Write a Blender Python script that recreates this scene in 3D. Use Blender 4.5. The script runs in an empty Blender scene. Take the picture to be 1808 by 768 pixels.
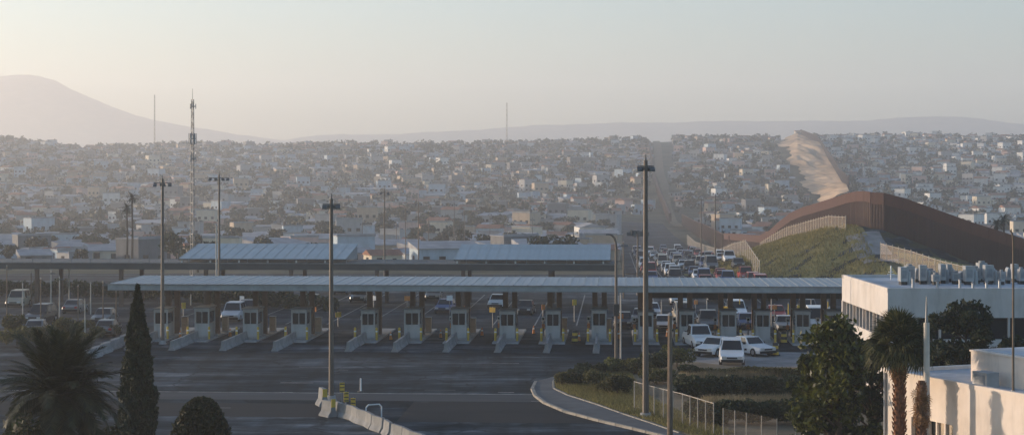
import bpy, math, random
import numpy as np
from mathutils import Vector, Matrix

sc = bpy.context.scene
C = sc.collection
rad = math.radians
# ------------------------------------------------------------------ camera
H, F, CX, HY = 14.5, 3000.0, 904.0, 310.0          # camera height, focal length and horizon in photo pixels
cd = bpy.data.cameras.new('camera'); cam = bpy.data.objects.new('camera', cd); C.objects.link(cam)
cam.location = (0, 0, H); cam.rotation_euler = (rad(90), 0, 0)
cd.sensor_width = 36; cd.lens = F / 1808 * 36; cd.shift_y = -(384 - HY) / 1808
cd.clip_start = 0.5; cd.clip_end = 9000
sc.camera = cam
# ------------------------------------------------------------------ sky, sun, exposure
SUN_EL, SUN_AZ = 6.2, -70.0                        # azimuth from +Y, negative = left
w = bpy.data.worlds.new('World'); sc.world = w; w.use_nodes = True
nt = w.node_tree; nt.nodes.clear()
sky = nt.nodes.new('ShaderNodeTexSky'); sky.sky_type = 'NISHITA'; sky.sun_disc = False
sky.sun_elevation = rad(SUN_EL); sky.sun_rotation = rad(SUN_AZ)
sky.altitude = 0; sky.air_density = 1.0; sky.dust_density = 1.4; sky.ozone_density = 2.9
bg = nt.nodes.new('ShaderNodeBackground'); bg.inputs[1].default_value = 0.15
wo = nt.nodes.new('ShaderNodeOutputWorld')
nt.links.new(sky.outputs[0], bg.inputs[0]); nt.links.new(bg.outputs[0], wo.inputs[0])
sl = bpy.data.lights.new('sun', 'SUN'); so = bpy.data.objects.new('sun', sl); C.objects.link(so)
sl.energy = 3.4; sl.angle = rad(0.6); sl.color = (1.0, 0.79, 0.60)
to_sun = Vector((math.sin(rad(SUN_AZ)) * math.cos(rad(SUN_EL)), math.cos(rad(SUN_AZ)) * math.cos(rad(SUN_EL)), math.sin(rad(SUN_EL))))
so.rotation_euler = to_sun.to_track_quat('Z', 'Y').to_euler(); so.location = (-60, 40, 60)
sc.view_settings.view_transform = 'Standard'; sc.view_settings.look = 'None'
sc.view_settings.gamma = 1.0; sc.view_settings.exposure = 1.26; sc.view_settings.use_curve_mapping = False
sc.cycles.volume_bounces = 2; sc.cycles.max_bounces = 8; sc.cycles.transparent_max_bounces = 16
HAZE_DENSITY = 0.00039

rng = np.random.default_rng(7); random.seed(7)
R = random.uniform
ORD = ['first', 'second', 'third', 'fourth', 'fifth', 'sixth', 'seventh', 'eighth', 'ninth', 'tenth', 'eleventh', 'twelfth',
       'thirteenth', 'fourteenth', 'fifteenth', 'sixteenth', 'seventeenth', 'eighteenth', 'nineteenth', 'twentieth', 'twenty-first', 'twenty-second']

def P(x, y, D):                                    # photo pixel at a distance
    return Vector(((x - CX) / F * D, D, H - (y - HY) / F * D))
def G(x, y):                                       # photo pixel on the level ground
    D = H * F / (y - HY); return Vector(((x - CX) / F * D, D, 0))
LA = math.atan(186 / 3000)                         # the lanes run a little to the right of the view
SA, CA = math.sin(LA), math.cos(LA)
def L(u, v, z=0):
    return Vector((u * CA + v * SA, -u * SA + v * CA, z))
def unL(x, y):
    return x * CA - y * SA, x * SA + y * CA
def px_of(x, y): return CX + F * x / y

# ------------------------------------------------------------------ materials
def newmat(name):
    m = bpy.data.materials.new(name); m.use_nodes = True
    n = m.node_tree.nodes; l = m.node_tree.links
    return m, n, l, n['Principled BSDF']
def coords(n, l, scale=(1, 1, 1), obj=True):
    tc = n.new('ShaderNodeTexCoord'); mp = n.new('ShaderNodeMapping'); mp.inputs['Scale'].default_value = scale
    l.new(tc.outputs['Object' if obj else 'Generated'], mp.inputs[0]); return mp.outputs[0]
def noise(n, l, vec, scale, detail=4, rough=0.6):
    t = n.new('ShaderNodeTexNoise'); t.inputs['Scale'].default_value = scale; t.inputs['Detail'].default_value = detail
    t.inputs['Roughness'].default_value = rough; l.new(vec, t.inputs['Vector']); return t.outputs[0]
def ramp(n, l, fac, stops):
    r = n.new('ShaderNodeValToRGB'); e = r.color_ramp.elements
    while len(e) < len(stops): e.new(0.5)
    for k, (p, c) in enumerate(stops):
        e[k].position = p; e[k].color = (*c, 1) if len(c) == 3 else c
    l.new(fac, r.inputs[0]); return r.outputs[0]
def mixc(n, l, fac, a, b, mode='MIX'):
    x = n.new('ShaderNodeMix'); x.data_type = 'RGBA'; x.blend_type = mode
    for s, v in ((0, fac), (6, a), (7, b)):
        if hasattr(v, 'node'): l.new(v, x.inputs[s])
        elif s == 0: x.inputs[s].default_value = v
        else: x.inputs[s].default_value = (*v, 1)
    return x.outputs[2]
def bump(n, l, fac, b, strength=0.3, dist=0.05):
    q = n.new('ShaderNodeBump'); q.inputs['Strength'].default_value = strength; q.inputs['Distance'].default_value = dist
    l.new(fac, q.inputs['Height']); l.new(q.outputs[0], b.inputs['Normal'])
def mat(name, col, rough=0.7, var=0.25, scale=1.5, metal=0.0, bumpy=0.15, stretch=(1, 1, 1)):
    m, n, l, b = newmat(name)
    v = coords(n, l, stretch)
    f = noise(n, l, v, scale, 6, 0.65)
    f2 = noise(n, l, v, scale * 9, 3)
    c = ramp(n, l, f, [(0.3, [x * (1 - var) for x in col]), (0.7, [min(1, x * (1 + var * 0.7)) for x in col])])
    l.new(c, b.inputs['Base Color']); b.inputs['Roughness'].default_value = rough; b.inputs['Metallic'].default_value = metal
    if rough > 0.78: b.inputs['Specular IOR Level'].default_value = 0.12
    if bumpy: bump(n, l, f2, b, bumpy, 0.03)
    return m
def leafmat(name, dark, light, trans=0.35, rough=0.6):
    m, n, l, b = newmat(name)
    g = n.new('ShaderNodeNewGeometry'); oi = n.new('ShaderNodeObjectInfo')
    c = mixc(n, l, g.outputs['Random Per Island'], dark, light)
    hs = n.new('ShaderNodeHueSaturation'); l.new(c, hs.inputs['Color'])
    mr = n.new('ShaderNodeMapRange'); mr.inputs[3].default_value = 0.75; mr.inputs[4].default_value = 1.2
    l.new(oi.outputs['Random'], mr.inputs[0]); l.new(mr.outputs[0], hs.inputs['Value'])
    l.new(hs.outputs[0], b.inputs['Base Color']); b.inputs['Roughness'].default_value = rough
    b.inputs['Specular IOR Level'].default_value = 0.25
    t = n.new('ShaderNodeBsdfTranslucent'); l.new(hs.outputs[0], t.inputs[0])
    mx = n.new('ShaderNodeMixShader'); mx.inputs[0].default_value = trans
    l.new(b.outputs[0], mx.inputs[1]); l.new(t.outputs[0], mx.inputs[2]); l.new(mx.outputs[0], n['Material Output'].inputs[0])
    return m
def glassmat(name, col=(0.012, 0.016, 0.02), rough=0.12):
    m, n, l, b = newmat(name)
    b.inputs['Base Color'].default_value = (*col, 1); b.inputs['Roughness'].default_value = rough; b.inputs['IOR'].default_value = 1.5
    f = noise(n, l, coords(n, l), 0.8, 2); bump(n, l, f, b, 0.03, 0.05)
    return m
def meshmat(name, col, opacity):
    m, n, l, b = newmat(name)
    b.inputs['Base Color'].default_value = (*col, 1); b.inputs['Roughness'].default_value = 0.6; b.inputs['Metallic'].default_value = 0.5
    v = coords(n, l); f = noise(n, l, v, 3, 2)
    mr = n.new('ShaderNodeMapRange'); mr.inputs[3].default_value = opacity * 0.8; mr.inputs[4].default_value = opacity * 1.2; l.new(f, mr.inputs[0])
    t = n.new('ShaderNodeBsdfTransparent'); mx = n.new('ShaderNodeMixShader')
    l.new(mr.outputs[0], mx.inputs[0]); l.new(t.outputs[0], mx.inputs[1]); l.new(b.outputs[0], mx.inputs[2]); l.new(mx.outputs[0], n['Material Output'].inputs[0])
    return m
def asphaltmat():
    m, n, l, b = newmat('asphalt')
    v = coords(n, l, (1, 1, 1)); vs = coords(n, l, (0.05, 0.22, 1)); vl = coords(n, l, (0.5, 0.02, 1))
    big = noise(n, l, vs, 1.0, 6, 0.7); med = noise(n, l, v, 0.35, 6, 0.7); fine = noise(n, l, v, 6, 4)
    lane = noise(n, l, vl, 1.6, 3, 0.5)
    c = ramp(n, l, big, [(0.32, (0.006, 0.012, 0.018)), (0.48, (0.018, 0.029, 0.038)), (0.57, (0.054, 0.070, 0.084)), (0.68, (0.16, 0.18, 0.195))])
    c2 = ramp(n, l, med, [(0.33, (0.4, 0.4, 0.4)), (0.7, (1.35, 1.35, 1.35))])
    c = mixc(n, l, 0.9, c, c2, 'MULTIPLY')
    c3 = ramp(n, l, lane, [(0.38, (0.6, 0.6, 0.6)), (0.55, (1.1, 1.1, 1.1))])
    c = mixc(n, l, 0.6, c, c3, 'MULTIPLY')
    vo = n.new('ShaderNodeTexVoronoi'); vo.feature = 'DISTANCE_TO_EDGE'; vo.inputs['Scale'].default_value = 0.16
    wb = n.new('ShaderNodeVectorMath'); wb.operation = 'MULTIPLY_ADD'; nz = n.new('ShaderNodeTexNoise'); nz.inputs['Scale'].default_value = 0.4; nz.inputs['Detail'].default_value = 5; l.new(v, nz.inputs['Vector'])
    l.new(nz.outputs['Color'], wb.inputs[0]); wb.inputs[1].default_value = (3.5, 3.5, 0); l.new(v, wb.inputs[2]); l.new(wb.outputs[0], vo.inputs['Vector'])
    c = mixc(n, l, 0.75, c, ramp(n, l, vo.outputs[0], [(0.0, (0.3, 0.3, 0.3)), (0.012, (0.45, 0.45, 0.45)), (0.02, (1, 1, 1))]), 'MULTIPLY')      # sealed cracks
    st = noise(n, l, coords(n, l, (0.9, 0.35, 1)), 0.5, 3, 0.4)
    c = mixc(n, l, 0.8, c, ramp(n, l, st, [(0.25, (0.35, 0.35, 0.35)), (0.38, (1, 1, 1)), (0.62, (1, 1, 1)), (0.74, (1.7, 1.7, 1.7))]), 'MULTIPLY')  # oil stains and dusty spots
    l.new(c, b.inputs['Base Color'])
    b.inputs['Roughness'].default_value = 0.95; b.inputs['Specular IOR Level'].default_value = 0.08
    bump(n, l, fine, b, 0.25, 0.02)
    return m
def groundmat():
    m, n, l, b = newmat('dry_ground')
    v = coords(n, l); f = noise(n, l, v, 0.03, 8, 0.7); g = noise(n, l, v, 0.4, 6, 0.7)
    c = ramp(n, l, f, [(0.35, (0.045, 0.05, 0.028)), (0.5, (0.10, 0.095, 0.06)), (0.68, (0.20, 0.165, 0.11))])
    c2 = ramp(n, l, g, [(0.3, (0.55, 0.55, 0.55)), (0.7, (1.15, 1.15, 1.15))])
    l.new(mixc(n, l, 0.8, c, c2, 'MULTIPLY'), b.inputs['Base Color']); b.inputs['Roughness'].default_value = 0.95; b.inputs['Specular IOR Level'].default_value = 0.1
    bump(n, l, g, b, 0.6, 0.4)
    return m
def rustmat(name, a, b2):
    m, n, l, b = newmat(name)
    f = noise(n, l, coords(n, l, (1, 1, 0.15)), 0.9, 6, 0.7)
    l.new(ramp(n, l, f, [(0.3, a), (0.7, b2)]), b.inputs['Base Color']); b.inputs['Roughness'].default_value = 0.8
    return m
def roofmat(name, col):
    m, n, l, b = newmat(name)
    f = noise(n, l, coords(n, l, (1, 0.12, 1)), 0.9, 6, 0.7)
    l.new(ramp(n, l, f, [(0.3, [x * 0.7 for x in col]), (0.7, [x * 1.15 for x in col])]), b.inputs['Base Color'])
    b.inputs['Roughness'].default_value = 0.45; b.inputs['Metallic'].default_value = 0.35
    return m
def wallmat(name, col):
    m, n, l, b = newmat(name)
    v = coords(n, l, (1, 1, 0.18)); f = noise(n, l, v, 0.8, 7, 0.7); g = noise(n, l, coords(n, l), 0.5, 5)
    c = ramp(n, l, f, [(0.28, [x * 0.72 for x in col]), (0.5, col), (0.75, [min(1, x * 1.06) for x in col])])
    c2 = ramp(n, l, g, [(0.3, (0.85, 0.83, 0.8)), (0.6, (1, 1, 1))])
    l.new(mixc(n, l, 1.0, c, c2, 'MULTIPLY'), b.inputs['Base Color']); b.inputs['Roughness'].default_value = 0.9
    bump(n, l, noise(n, l, coords(n, l), 12, 3), b, 0.15, 0.02)
    return m

M = {}
M['asphalt'] = asphaltmat(); M['ground'] = groundmat()
M['concrete'] = mat('concrete', (0.36, 0.36, 0.35), 0.9, 0.3, 0.7)
M['barrier'] = mat('barrier_concrete', (0.25, 0.25, 0.245), 0.9, 0.35, 0.8)
M['sidewalk'] = mat('sidewalk_concrete', (0.12, 0.12, 0.118), 0.9, 0.3, 0.5)
M['kerb'] = mat('kerb_concrete', (0.30, 0.275, 0.235), 0.9, 0.4, 1.2)
M['dirt'] = mat('dirt', (0.20, 0.155, 0.10), 0.95, 0.45, 0.25, bumpy=0.5)
M['scar'] = mat('bare_hill_soil', (0.46, 0.32, 0.20), 0.95, 0.6, 0.05, bumpy=0.5, stretch=(1.0, 0.25, 1))
M['gravel'] = mat('gravel', (0.24, 0.235, 0.23), 0.95, 0.35, 0.6, bumpy=0.5)
M['turf'] = mat('mound_turf', (0.20, 0.175, 0.065), 0.95, 0.55, 0.12, bumpy=0.6)
M['paint'] = mat('road_paint', (0.24, 0.24, 0.23), 0.8, 0.5, 1.4)
M['roofblue'] = roofmat('canopy_metal', (0.26, 0.295, 0.315))
M['fascia'] = roofmat('fascia_metal', (0.32, 0.355, 0.37))
M['shed'] = roofmat('shed_roof_metal', (0.22, 0.30, 0.34))
M['darksteel'] = mat('dark_steel', (0.035, 0.033, 0.032), 0.7, 0.3, 1.0)
M['column'] = mat('column_brown', (0.12, 0.075, 0.05), 0.75, 0.4, 1.0)
M['beam'] = mat('beam_paint', (0.06, 0.065, 0.065), 0.75, 0.3, 0.5)
M['booth'] = wallmat('booth_paint', (0.42, 0.42, 0.41))
M['boothtrim'] = mat('booth_trim', (0.16, 0.17, 0.175), 0.6, 0.2)
M['glass'] = glassmat('dark_glass')
M['yellow'] = mat('safety_yellow', (0.62, 0.40, 0.04), 0.6, 0.3, 3)
M['orange'] = mat('safety_orange', (0.60, 0.20, 0.03), 0.6, 0.3, 3)
M['tan'] = mat('cabinet_tan', (0.45, 0.36, 0.26), 0.7, 0.25, 2)
M['white'] = mat('white_paint', (0.75, 0.75, 0.73), 0.55, 0.15, 2)
M['grey'] = mat('grey_paint', (0.25, 0.26, 0.27), 0.6, 0.25, 2)
M['galv'] = mat('galvanised_steel', (0.22, 0.22, 0.22), 0.5, 0.3, 1.2, metal=0.4)
M['pole'] = mat('pole_steel', (0.13, 0.105, 0.085), 0.6, 0.35, 0.6, metal=0.2)
M['polepale'] = mat('pole_pale', (0.52, 0.47, 0.40), 0.7, 0.3, 0.6)
M['wood'] = mat('pole_wood', (0.20, 0.15, 0.11), 0.85, 0.35, 0.8)
M['lamp'] = mat('lamp_housing', (0.11, 0.11, 0.11), 0.5, 0.2)
M['lens'] = mat('lamp_lens', (0.55, 0.55, 0.52), 0.25, 0.1)
M['rust'] = rustmat('rusted_bollards', (0.022, 0.007, 0.005), (0.042, 0.013, 0.009))
M['rustplate'] = rustmat('rusted_plate', (0.042, 0.013, 0.008), (0.072, 0.022, 0.014))
M['link'] = meshmat('chain_link', (0.30, 0.27, 0.24), 0.045)
M['palelink'] = meshmat('pale_mesh', (0.40, 0.34, 0.28), 0.24)
M['cream'] = wallmat('cream_stucco', (0.74, 0.64, 0.55))
M['cream2'] = wallmat('pinkish_stucco', (0.57, 0.53, 0.50))
M['flatroof'] = mat('flat_roof', (0.42, 0.44, 0.46), 0.8, 0.35, 0.35)
M['hvac'] = mat('hvac_metal', (0.36, 0.37, 0.38), 0.45, 0.25, 1.0, metal=0.3)
M['trunk'] = mat('bark', (0.10, 0.075, 0.055), 0.95, 0.4, 3, bumpy=0.6)
M['palmtrunk'] = mat('palm_bark', (0.20, 0.095, 0.055), 0.95, 0.5, 5, bumpy=0.8)
M['dead'] = leafmat('dead_fronds', (0.13, 0.06, 0.025), (0.32, 0.17, 0.07), 0.3)
M['cypress'] = leafmat('cypress_leaves', (0.010, 0.018, 0.007), (0.030, 0.042, 0.014), 0.12)
M['leaf'] = leafmat('leaves', (0.010, 0.018, 0.005), (0.13, 0.14, 0.026), 0.35, 0.4)  # bright end of the leaf mix paints in sunlit highlights and dapple
M['leafdark'] = leafmat('dark_leaves', (0.012, 0.020, 0.008), (0.04, 0.055, 0.016), 0.2)
M['palmleaf'] = leafmat('palm_leaves', (0.010, 0.016, 0.006), (0.038, 0.045, 0.016), 0.2)
M['bushleaf'] = leafmat('bush_leaves', (0.03, 0.036, 0.010), (0.12, 0.11, 0.03), 0.3)
M['farleaf'] = leafmat('far_leaves', (0.018, 0.026, 0.014), (0.05, 0.06, 0.03), 0.15)
M['grass'] = leafmat('grass_blades', (0.085, 0.08, 0.022), (0.28, 0.24, 0.085), 0.35)
M['drygrass'] = leafmat('dry_grass_blades', (0.16, 0.13, 0.07), (0.42, 0.34, 0.20), 0.4)
M['rubber'] = mat('rubber', (0.02, 0.02, 0.02), 0.85, 0.2)
M['chrome'] = mat('wheel_metal', (0.4, 0.4, 0.4), 0.35, 0.1, metal=0.8)
M['redlens'] = mat('red_lens', (0.35, 0.02, 0.015), 0.3, 0.1)
HOUSE_COL = {'white': (0.66, 0.65, 0.62), 'cream': (0.60, 0.52, 0.40), 'grey': (0.34, 0.34, 0.34), 'pale blue': (0.38, 0.46, 0.52),
             'pink': (0.55, 0.38, 0.33), 'tan': (0.42, 0.33, 0.24), 'dark grey': (0.16, 0.16, 0.165), 'ochre': (0.50, 0.36, 0.16)}
for k, c in HOUSE_COL.items(): M['h_' + k] = wallmat('house_' + k.replace(' ', '_'), c)
M['hroof'] = mat('house_roof_grey', (0.30, 0.30, 0.31), 0.85, 0.35, 0.3); M['hroofred'] = mat('house_roof_tile', (0.26, 0.13, 0.09), 0.85, 0.35, 0.5)
CAR_COL = {'white': (0.72, 0.72, 0.71), 'silver': (0.42, 0.43, 0.44), 'black': (0.018, 0.018, 0.02), 'grey': (0.13, 0.135, 0.14),
           'red': (0.30, 0.03, 0.025), 'blue': (0.05, 0.09, 0.20), 'beige': (0.42, 0.36, 0.27)}
for k, c in CAR_COL.items():
    M['c_' + k] = mat('car_' + k, c, 0.3, 0.08, 1.0, bumpy=0)

# ------------------------------------------------------------------ mesh helpers
def tag(o, label=None, cat=None, group=None, kind=None):
    if label: o['label'] = label
    if cat: o['category'] = cat
    if group: o['group'] = group
    if kind: o['kind'] = kind
    return o
def link(o, parent=None):
    C.objects.link(o)
    if parent is not None: o.parent = parent
    return o
def empty(name, loc=(0, 0, 0), rz=0.0, label=None, cat=None, group=None):
    o = bpy.data.objects.new(name, None); o.location = loc; o.rotation_euler = (0, 0, rz); o.empty_display_size = 0.3
    return tag(link(o), label, cat, group)
class MB:
    def __init__(s): s.v = []; s.f = []; s.mi = []
    def add(s, vs, fs, m=0):
        b = len(s.v); s.v += [tuple(p) for p in vs]; s.f += [tuple(b + i for i in f) for f in fs]; s.mi += [m] * len(fs); return s
    def box(s, c, d, rz=0.0, m=0, top=(1, 1)):
        x, y, z = d[0] / 2, d[1] / 2, d[2] / 2; vs = []
        cr, sr = math.cos(rz), math.sin(rz)
        for dz, t in ((-z, (1, 1)), (z, top)):
            for a, b in ((-x, -y), (x, -y), (x, y), (-x, y)):
                a, b = a * t[0], b * t[1]
                vs.append((c[0] + a * cr - b * sr, c[1] + a * sr + b * cr, c[2] + dz))
        return s.add(vs, [(3, 2, 1, 0), (4, 5, 6, 7), (0, 1, 5, 4), (1, 2, 6, 5), (2, 3, 7, 6), (3, 0, 4, 7)], m)
    def cyl(s, p0, p1, r0, r1=None, n=8, m=0, caps=True):
        r1 = r0 if r1 is None else r1; p0, p1 = Vector(p0), Vector(p1); d = (p1 - p0).normalized()
        a = d.orthogonal().normalized(); b = d.cross(a); vs = []
        for p, r in ((p0, r0), (p1, r1)):
            for k in range(n):
                t = 2 * math.pi * k / n; vs.append(p + a * (r * math.cos(t)) + b * (r * math.sin(t)))
        fs = [(k, (k + 1) % n, n + (k + 1) % n, n + k) for k in range(n)]
        if caps: fs += [tuple(range(n))[::-1], tuple(range(n, 2 * n))]
        return s.add(vs, fs, m)
    def tube(s, pts, rs, n=6, m=0):
        for k in range(len(pts) - 1): s.cyl(pts[k], pts[k + 1], rs[k] if hasattr(rs, '__len__') else rs, rs[k + 1] if hasattr(rs, '__len__') else rs, n, m)
        return s
    def prism(s, prof, axis_len, m=0, origin=(0, 0, 0)):           # profile in x,z extruded along y, centred
        n = len(prof); vs = [(origin[0] + x, origin[1] + sgn * axis_len / 2, origin[2] + z) for sgn in (-1, 1) for x, z in prof]
        fs = [(k, n + k, n + (k + 1) % n, (k + 1) % n) for k in range(n)] + [tuple(range(n)), tuple(range(n, 2 * n))[::-1]]
        return s.add(vs, fs, m)
    def mesh(s, name, mats, smooth=False):
        me = bpy.data.meshes.new(name); me.from_pydata(s.v, [], s.f)
        for m in (mats if isinstance(mats, (list, tuple)) else [mats]): me.materials.append(M[m] if isinstance(m, str) else m)
        if any(s.mi): me.polygons.foreach_set('material_index', s.mi)
        if smooth: me.polygons.foreach_set('use_smooth', [True] * len(me.polygons))
        me.update(); return me
    def build(s, name, mats, parent=None, smooth=False, loc=None, rz=0.0):
        o = bpy.data.objects.new(name, s.mesh(name, mats, smooth)); link(o, parent)
        if loc is not None: o.location = loc
        if rz: o.rotation_euler = (0, 0, rz)
        return o
def np_mesh(name, v, f, mats, smooth=False, mi=None):
    me = bpy.data.meshes.new(name); v = np.asarray(v, np.float32); f = np.asarray(f, np.int32); k = f.shape[1]
    me.vertices.add(len(v)); me.vertices.foreach_set('co', v.ravel())
    me.loops.add(f.size); me.loops.foreach_set('vertex_index', f.ravel())
    me.polygons.add(len(f)); me.polygons.foreach_set('loop_start', np.arange(0, f.size, k, dtype=np.int32)); me.polygons.foreach_set('loop_total', np.full(len(f), k, np.int32))
    for m in (mats if isinstance(mats, (list, tuple)) else [mats]): me.materials.append(M[m])
    if mi is not None: me.polygons.foreach_set('material_index', np.asarray(mi, np.int32))
    me.polygons.foreach_set('use_smooth', np.full(len(f), bool(smooth)))
    me.update(calc_edges=True); return me
def place(name, me, parent=None, loc=(0, 0, 0), rz=0.0, scale=None):
    o = bpy.data.objects.new(name, me); link(o, parent); o.location = loc; o.rotation_euler = (0, 0, rz)
    if scale is not None: o.scale = scale if hasattr(scale, '__len__') else (scale,) * 3
    return o
def copy_tree(o, parent=None):
    c = o.copy(); C.objects.link(c); c.parent = parent
    for ch in o.children: copy_tree(ch, c)
    return c
def leaves(cen, size, aspect=0.5, up=0.0, jitter=0.4):             # rhombic leaves at given centres
    n = len(cen); d = rng.normal(size=(n, 3)); d[:, 2] += up; d /= np.linalg.norm(d, axis=1)[:, None]
    e = np.cross(d, rng.normal(size=(n, 3))); e /= np.linalg.norm(e, axis=1)[:, None] + 1e-9
    s = (size * (1 + jitter * rng.uniform(-1, 1, n)))[:, None]
    v = np.stack([cen - d * s, cen + e * s * aspect, cen + d * s, cen - e * s * aspect], 1).reshape(-1, 3)
    return v, np.arange(4 * n).reshape(-1, 4)
def crown_points(n, clumps, r_in=0.55):                            # clumps: (x,y,z,rx,ry,rz)
    cl = np.array(clumps, float); wt = (cl[:, 3] * cl[:, 4] * cl[:, 5]) ** 0.67; k = rng.choice(len(cl), n, p=wt / wt.sum())
    d = rng.normal(size=(n, 3)); d /= np.linalg.norm(d, axis=1)[:, None]
    r = rng.uniform(r_in, 1.05, n) ** 0.7
    return cl[k, :3] + d * r[:, None] * cl[k, 3:6]
def tufts(pts, h, wd, lean=0.35):                                  # blades of grass, triangles
    n = len(pts); a = rng.uniform(0, 2 * np.pi, n); hh = h * rng.uniform(0.5, 1.3, n)
    b = np.stack([np.cos(a), np.sin(a), np.zeros(n)], 1) * (wd * rng.uniform(0.6, 1.4, n))[:, None]
    tip = pts + np.stack([rng.normal(0, lean, n) * hh, rng.normal(0, lean, n) * hh, hh], 1)
    return np.stack([pts - b, pts + b, tip], 1).reshape(-1, 3), np.arange(3 * n).reshape(-1, 3)

# ------------------------------------------------------------------ terrain
CREST_PX = [-700, 0, 60, 150, 300, 500, 800, 900, 1100, 1200, 1330, 1385, 1408, 1440, 1500, 1650, 1808, 2600]
CREST_Y = [240, 250, 257, 267, 262, 263, 260, 260, 254, 250, 250, 247, 243, 248, 247, 247, 249, 250]
FENCE = [(47, 640, -5.5), (50, 400, -6), (51, 372, -6), (51.2, 351, -4.0), (51.2, 338, -1.6), (51.2, 325, 0.8), (51.3, 312, 2.7), (51.3, 300, 4.0), (51.5, 275, 5.9), (51.6, 262, 6.9), (51.9, 256, 7.2), (52.4, 252.5, 7.25), (53.0, 250.8, 6.9),
         (54.6, 249.2, 5.4), (57.2, 248, 3.7), (60.5, 246.5, 2.3), (66, 244, 1.0), (72.6, 241, -0.3), (87, 235, -0.8), (120, 222, -1.0)]
def sample_path(pts, step):
    out = []; p = [Vector(q) for q in pts]
    for a, b in zip(p, p[1:]):
        n = max(1, round((b - a).length / step)); out += [a.lerp(b, k / n) for k in range(n)]
    return out + [p[-1]]
FENCE2 = [(51.4, 237, 3.1), (54, 230, 2.1), (56, 225, 1.3), (59, 214, 0.5), (62, 203, 0.0)]      # foot of the long pale fence
_FS = np.array([tuple(q) for q in sample_path(FENCE[1:], 3.0)] + [tuple(q) for q in sample_path(FENCE2, 3.0)])
def terrain(X, Y):
    X = np.asarray(X, float); Y = np.asarray(Y, float); Yc = np.maximum(Y, 60)
    px = CX + F * X / Yc
    crest = H + (HY - np.interp(px, CREST_PX, CREST_Y)) * 0.5
    lo = np.interp(Y, [0, 235, 330, 430, 560, 720], [0, 0, -2.5, -5, -6, -4])
    g = np.interp(Y, [720, 800, 900, 1100, 1300, 1450, 1500, 1560, 2200, 5300], [0, 0.08, 0.2, 0.48, 0.78, 0.97, 1, 0.98, 0.45, 0.2])
    z = lo + (crest + 4) * g
    am = np.clip((Y - 420) / 400, 0, 1) * np.clip((1500 - Y) / 250, 0, 1)
    z = z + am * (1.6 * np.sin(X / 41 + Y / 77) + 1.3 * np.sin(X / 23 - Y / 58 + 1) + 1.0 * np.sin(X / 95 + 2) * np.sin(Y / 33))
    near = (X > 0) & (X < 160) & (Y > 150) & (Y < 460)
    if near.any():
        xs, ys = X[near], Y[near]; best = np.full(len(xs), -99.0)
        for fx, fy, fz in _FS:
            d = np.hypot(xs - fx, ys - fy); best = np.maximum(best, fz - 0.36 * np.maximum(0, d - 2.2))
        nz = z[near]; t = best - nz
        z = z.copy(); z[near] = nz + np.where(t > 0, t * t / (t + 0.4), 0) + np.where(t > 0.3, 0.12 * np.sin(xs * 1.1 + ys * 0.7) * np.sin(ys * 0.9), 0)
    return z
def tz(x, y): return float(terrain(np.array([x]), np.array([y]))[0])
def grid_mesh(name, X, Y, Z, mats, smooth=True):
    ny, nx = X.shape; v = np.stack([X, Y, Z], -1).reshape(-1, 3)
    i = np.arange(ny * nx).reshape(ny, nx); f = np.stack([i[:-1, :-1], i[:-1, 1:], i[1:, 1:], i[1:, :-1]], -1).reshape(-1, 4)
    return np_mesh(name, v, f, mats, smooth)
ys = np.concatenate([np.arange(-100, 200, 6), np.arange(200, 420, 2.5), np.arange(420, 720, 8), np.arange(720, 1620, 12), np.arange(1620, 5200, 80)])
xs = np.concatenate([np.arange(-1800, -520, 60), np.arange(-520, -60, 10), np.arange(-60, 20, 5), np.arange(20, 120, 2.5), np.arange(120, 520, 10), np.arange(520, 1810, 60)])
GX, GY = np.meshgrid(xs, ys); GZ = terrain(GX.ravel(), GY.ravel()).reshape(GX.shape)
tag(place('ground', grid_mesh('ground', GX, GY, GZ, 'ground')), kind='structure')
def drape(name, us, vs, lift, m, local=True):
    U, V = np.meshgrid(np.asarray(us, float), np.asarray(vs, float))
    X, Y = (U * CA + V * SA, -U * SA + V * CA) if local else (U, V)
    Z = terrain(X.ravel(), Y.ravel()).reshape(X.shape) + lift
    return tag(place(name, grid_mesh(name, X, Y, Z, m)), kind='structure')
def sheet(name, poly, z, m, kind='structure'):
    mb = MB(); mb.add([(p[0], p[1], z) for p in poly], [tuple(range(len(poly)))]); o = mb.build(name, m); return tag(o, kind=kind)

# mountains in the haze
def mountain(name, px, py, D, hw, seed):
    q = np.linspace(px[0], px[-1], 220); yy = np.interp(q, px, py); r = np.random.default_rng(seed)
    n = sum(a * np.sin(q / s + r.uniform(0, 6)) for a, s in ((0.9, 60), (0.6, 27), (0.35, 11), (0.25, 6)))
    pk = H + (HY - yy + n) / F * D; t = np.linspace(-1, 1, 31)
    T, Q = np.meshgrid(t, q, indexing='ij'); PK = np.tile(pk, (31, 1))
    Y = D + T * hw; X = (Q - CX) / F * D
    Z = (PK + 5) * (1 - np.abs(T) ** 1.25) - 5 + (1 - np.abs(T)) * np.abs(T) * 26 * np.sin(Q / 37 + 3 * T) * np.sin(Q / 15 + 1)
    tag(place(name, grid_mesh(name, X, Y, Z, 'ground')), kind='structure')
mountain('mountain', [-250, -100, 0, 30, 50, 70, 95, 130, 180, 240, 320, 420, 520, 660], [165, 147, 136, 134, 133, 135, 142, 160, 182, 203, 222, 238, 252, 290], 4500, 600, 3)
mountain('mountain', [380, 560, 700, 900, 960, 1100, 1300, 1500, 1600, 1680, 1730, 1780, 1850, 2250], [262, 240, 236, 226, 222, 216, 215, 213, 208, 206, 210, 218, 222, 236], 4700, 450, 5)

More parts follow.
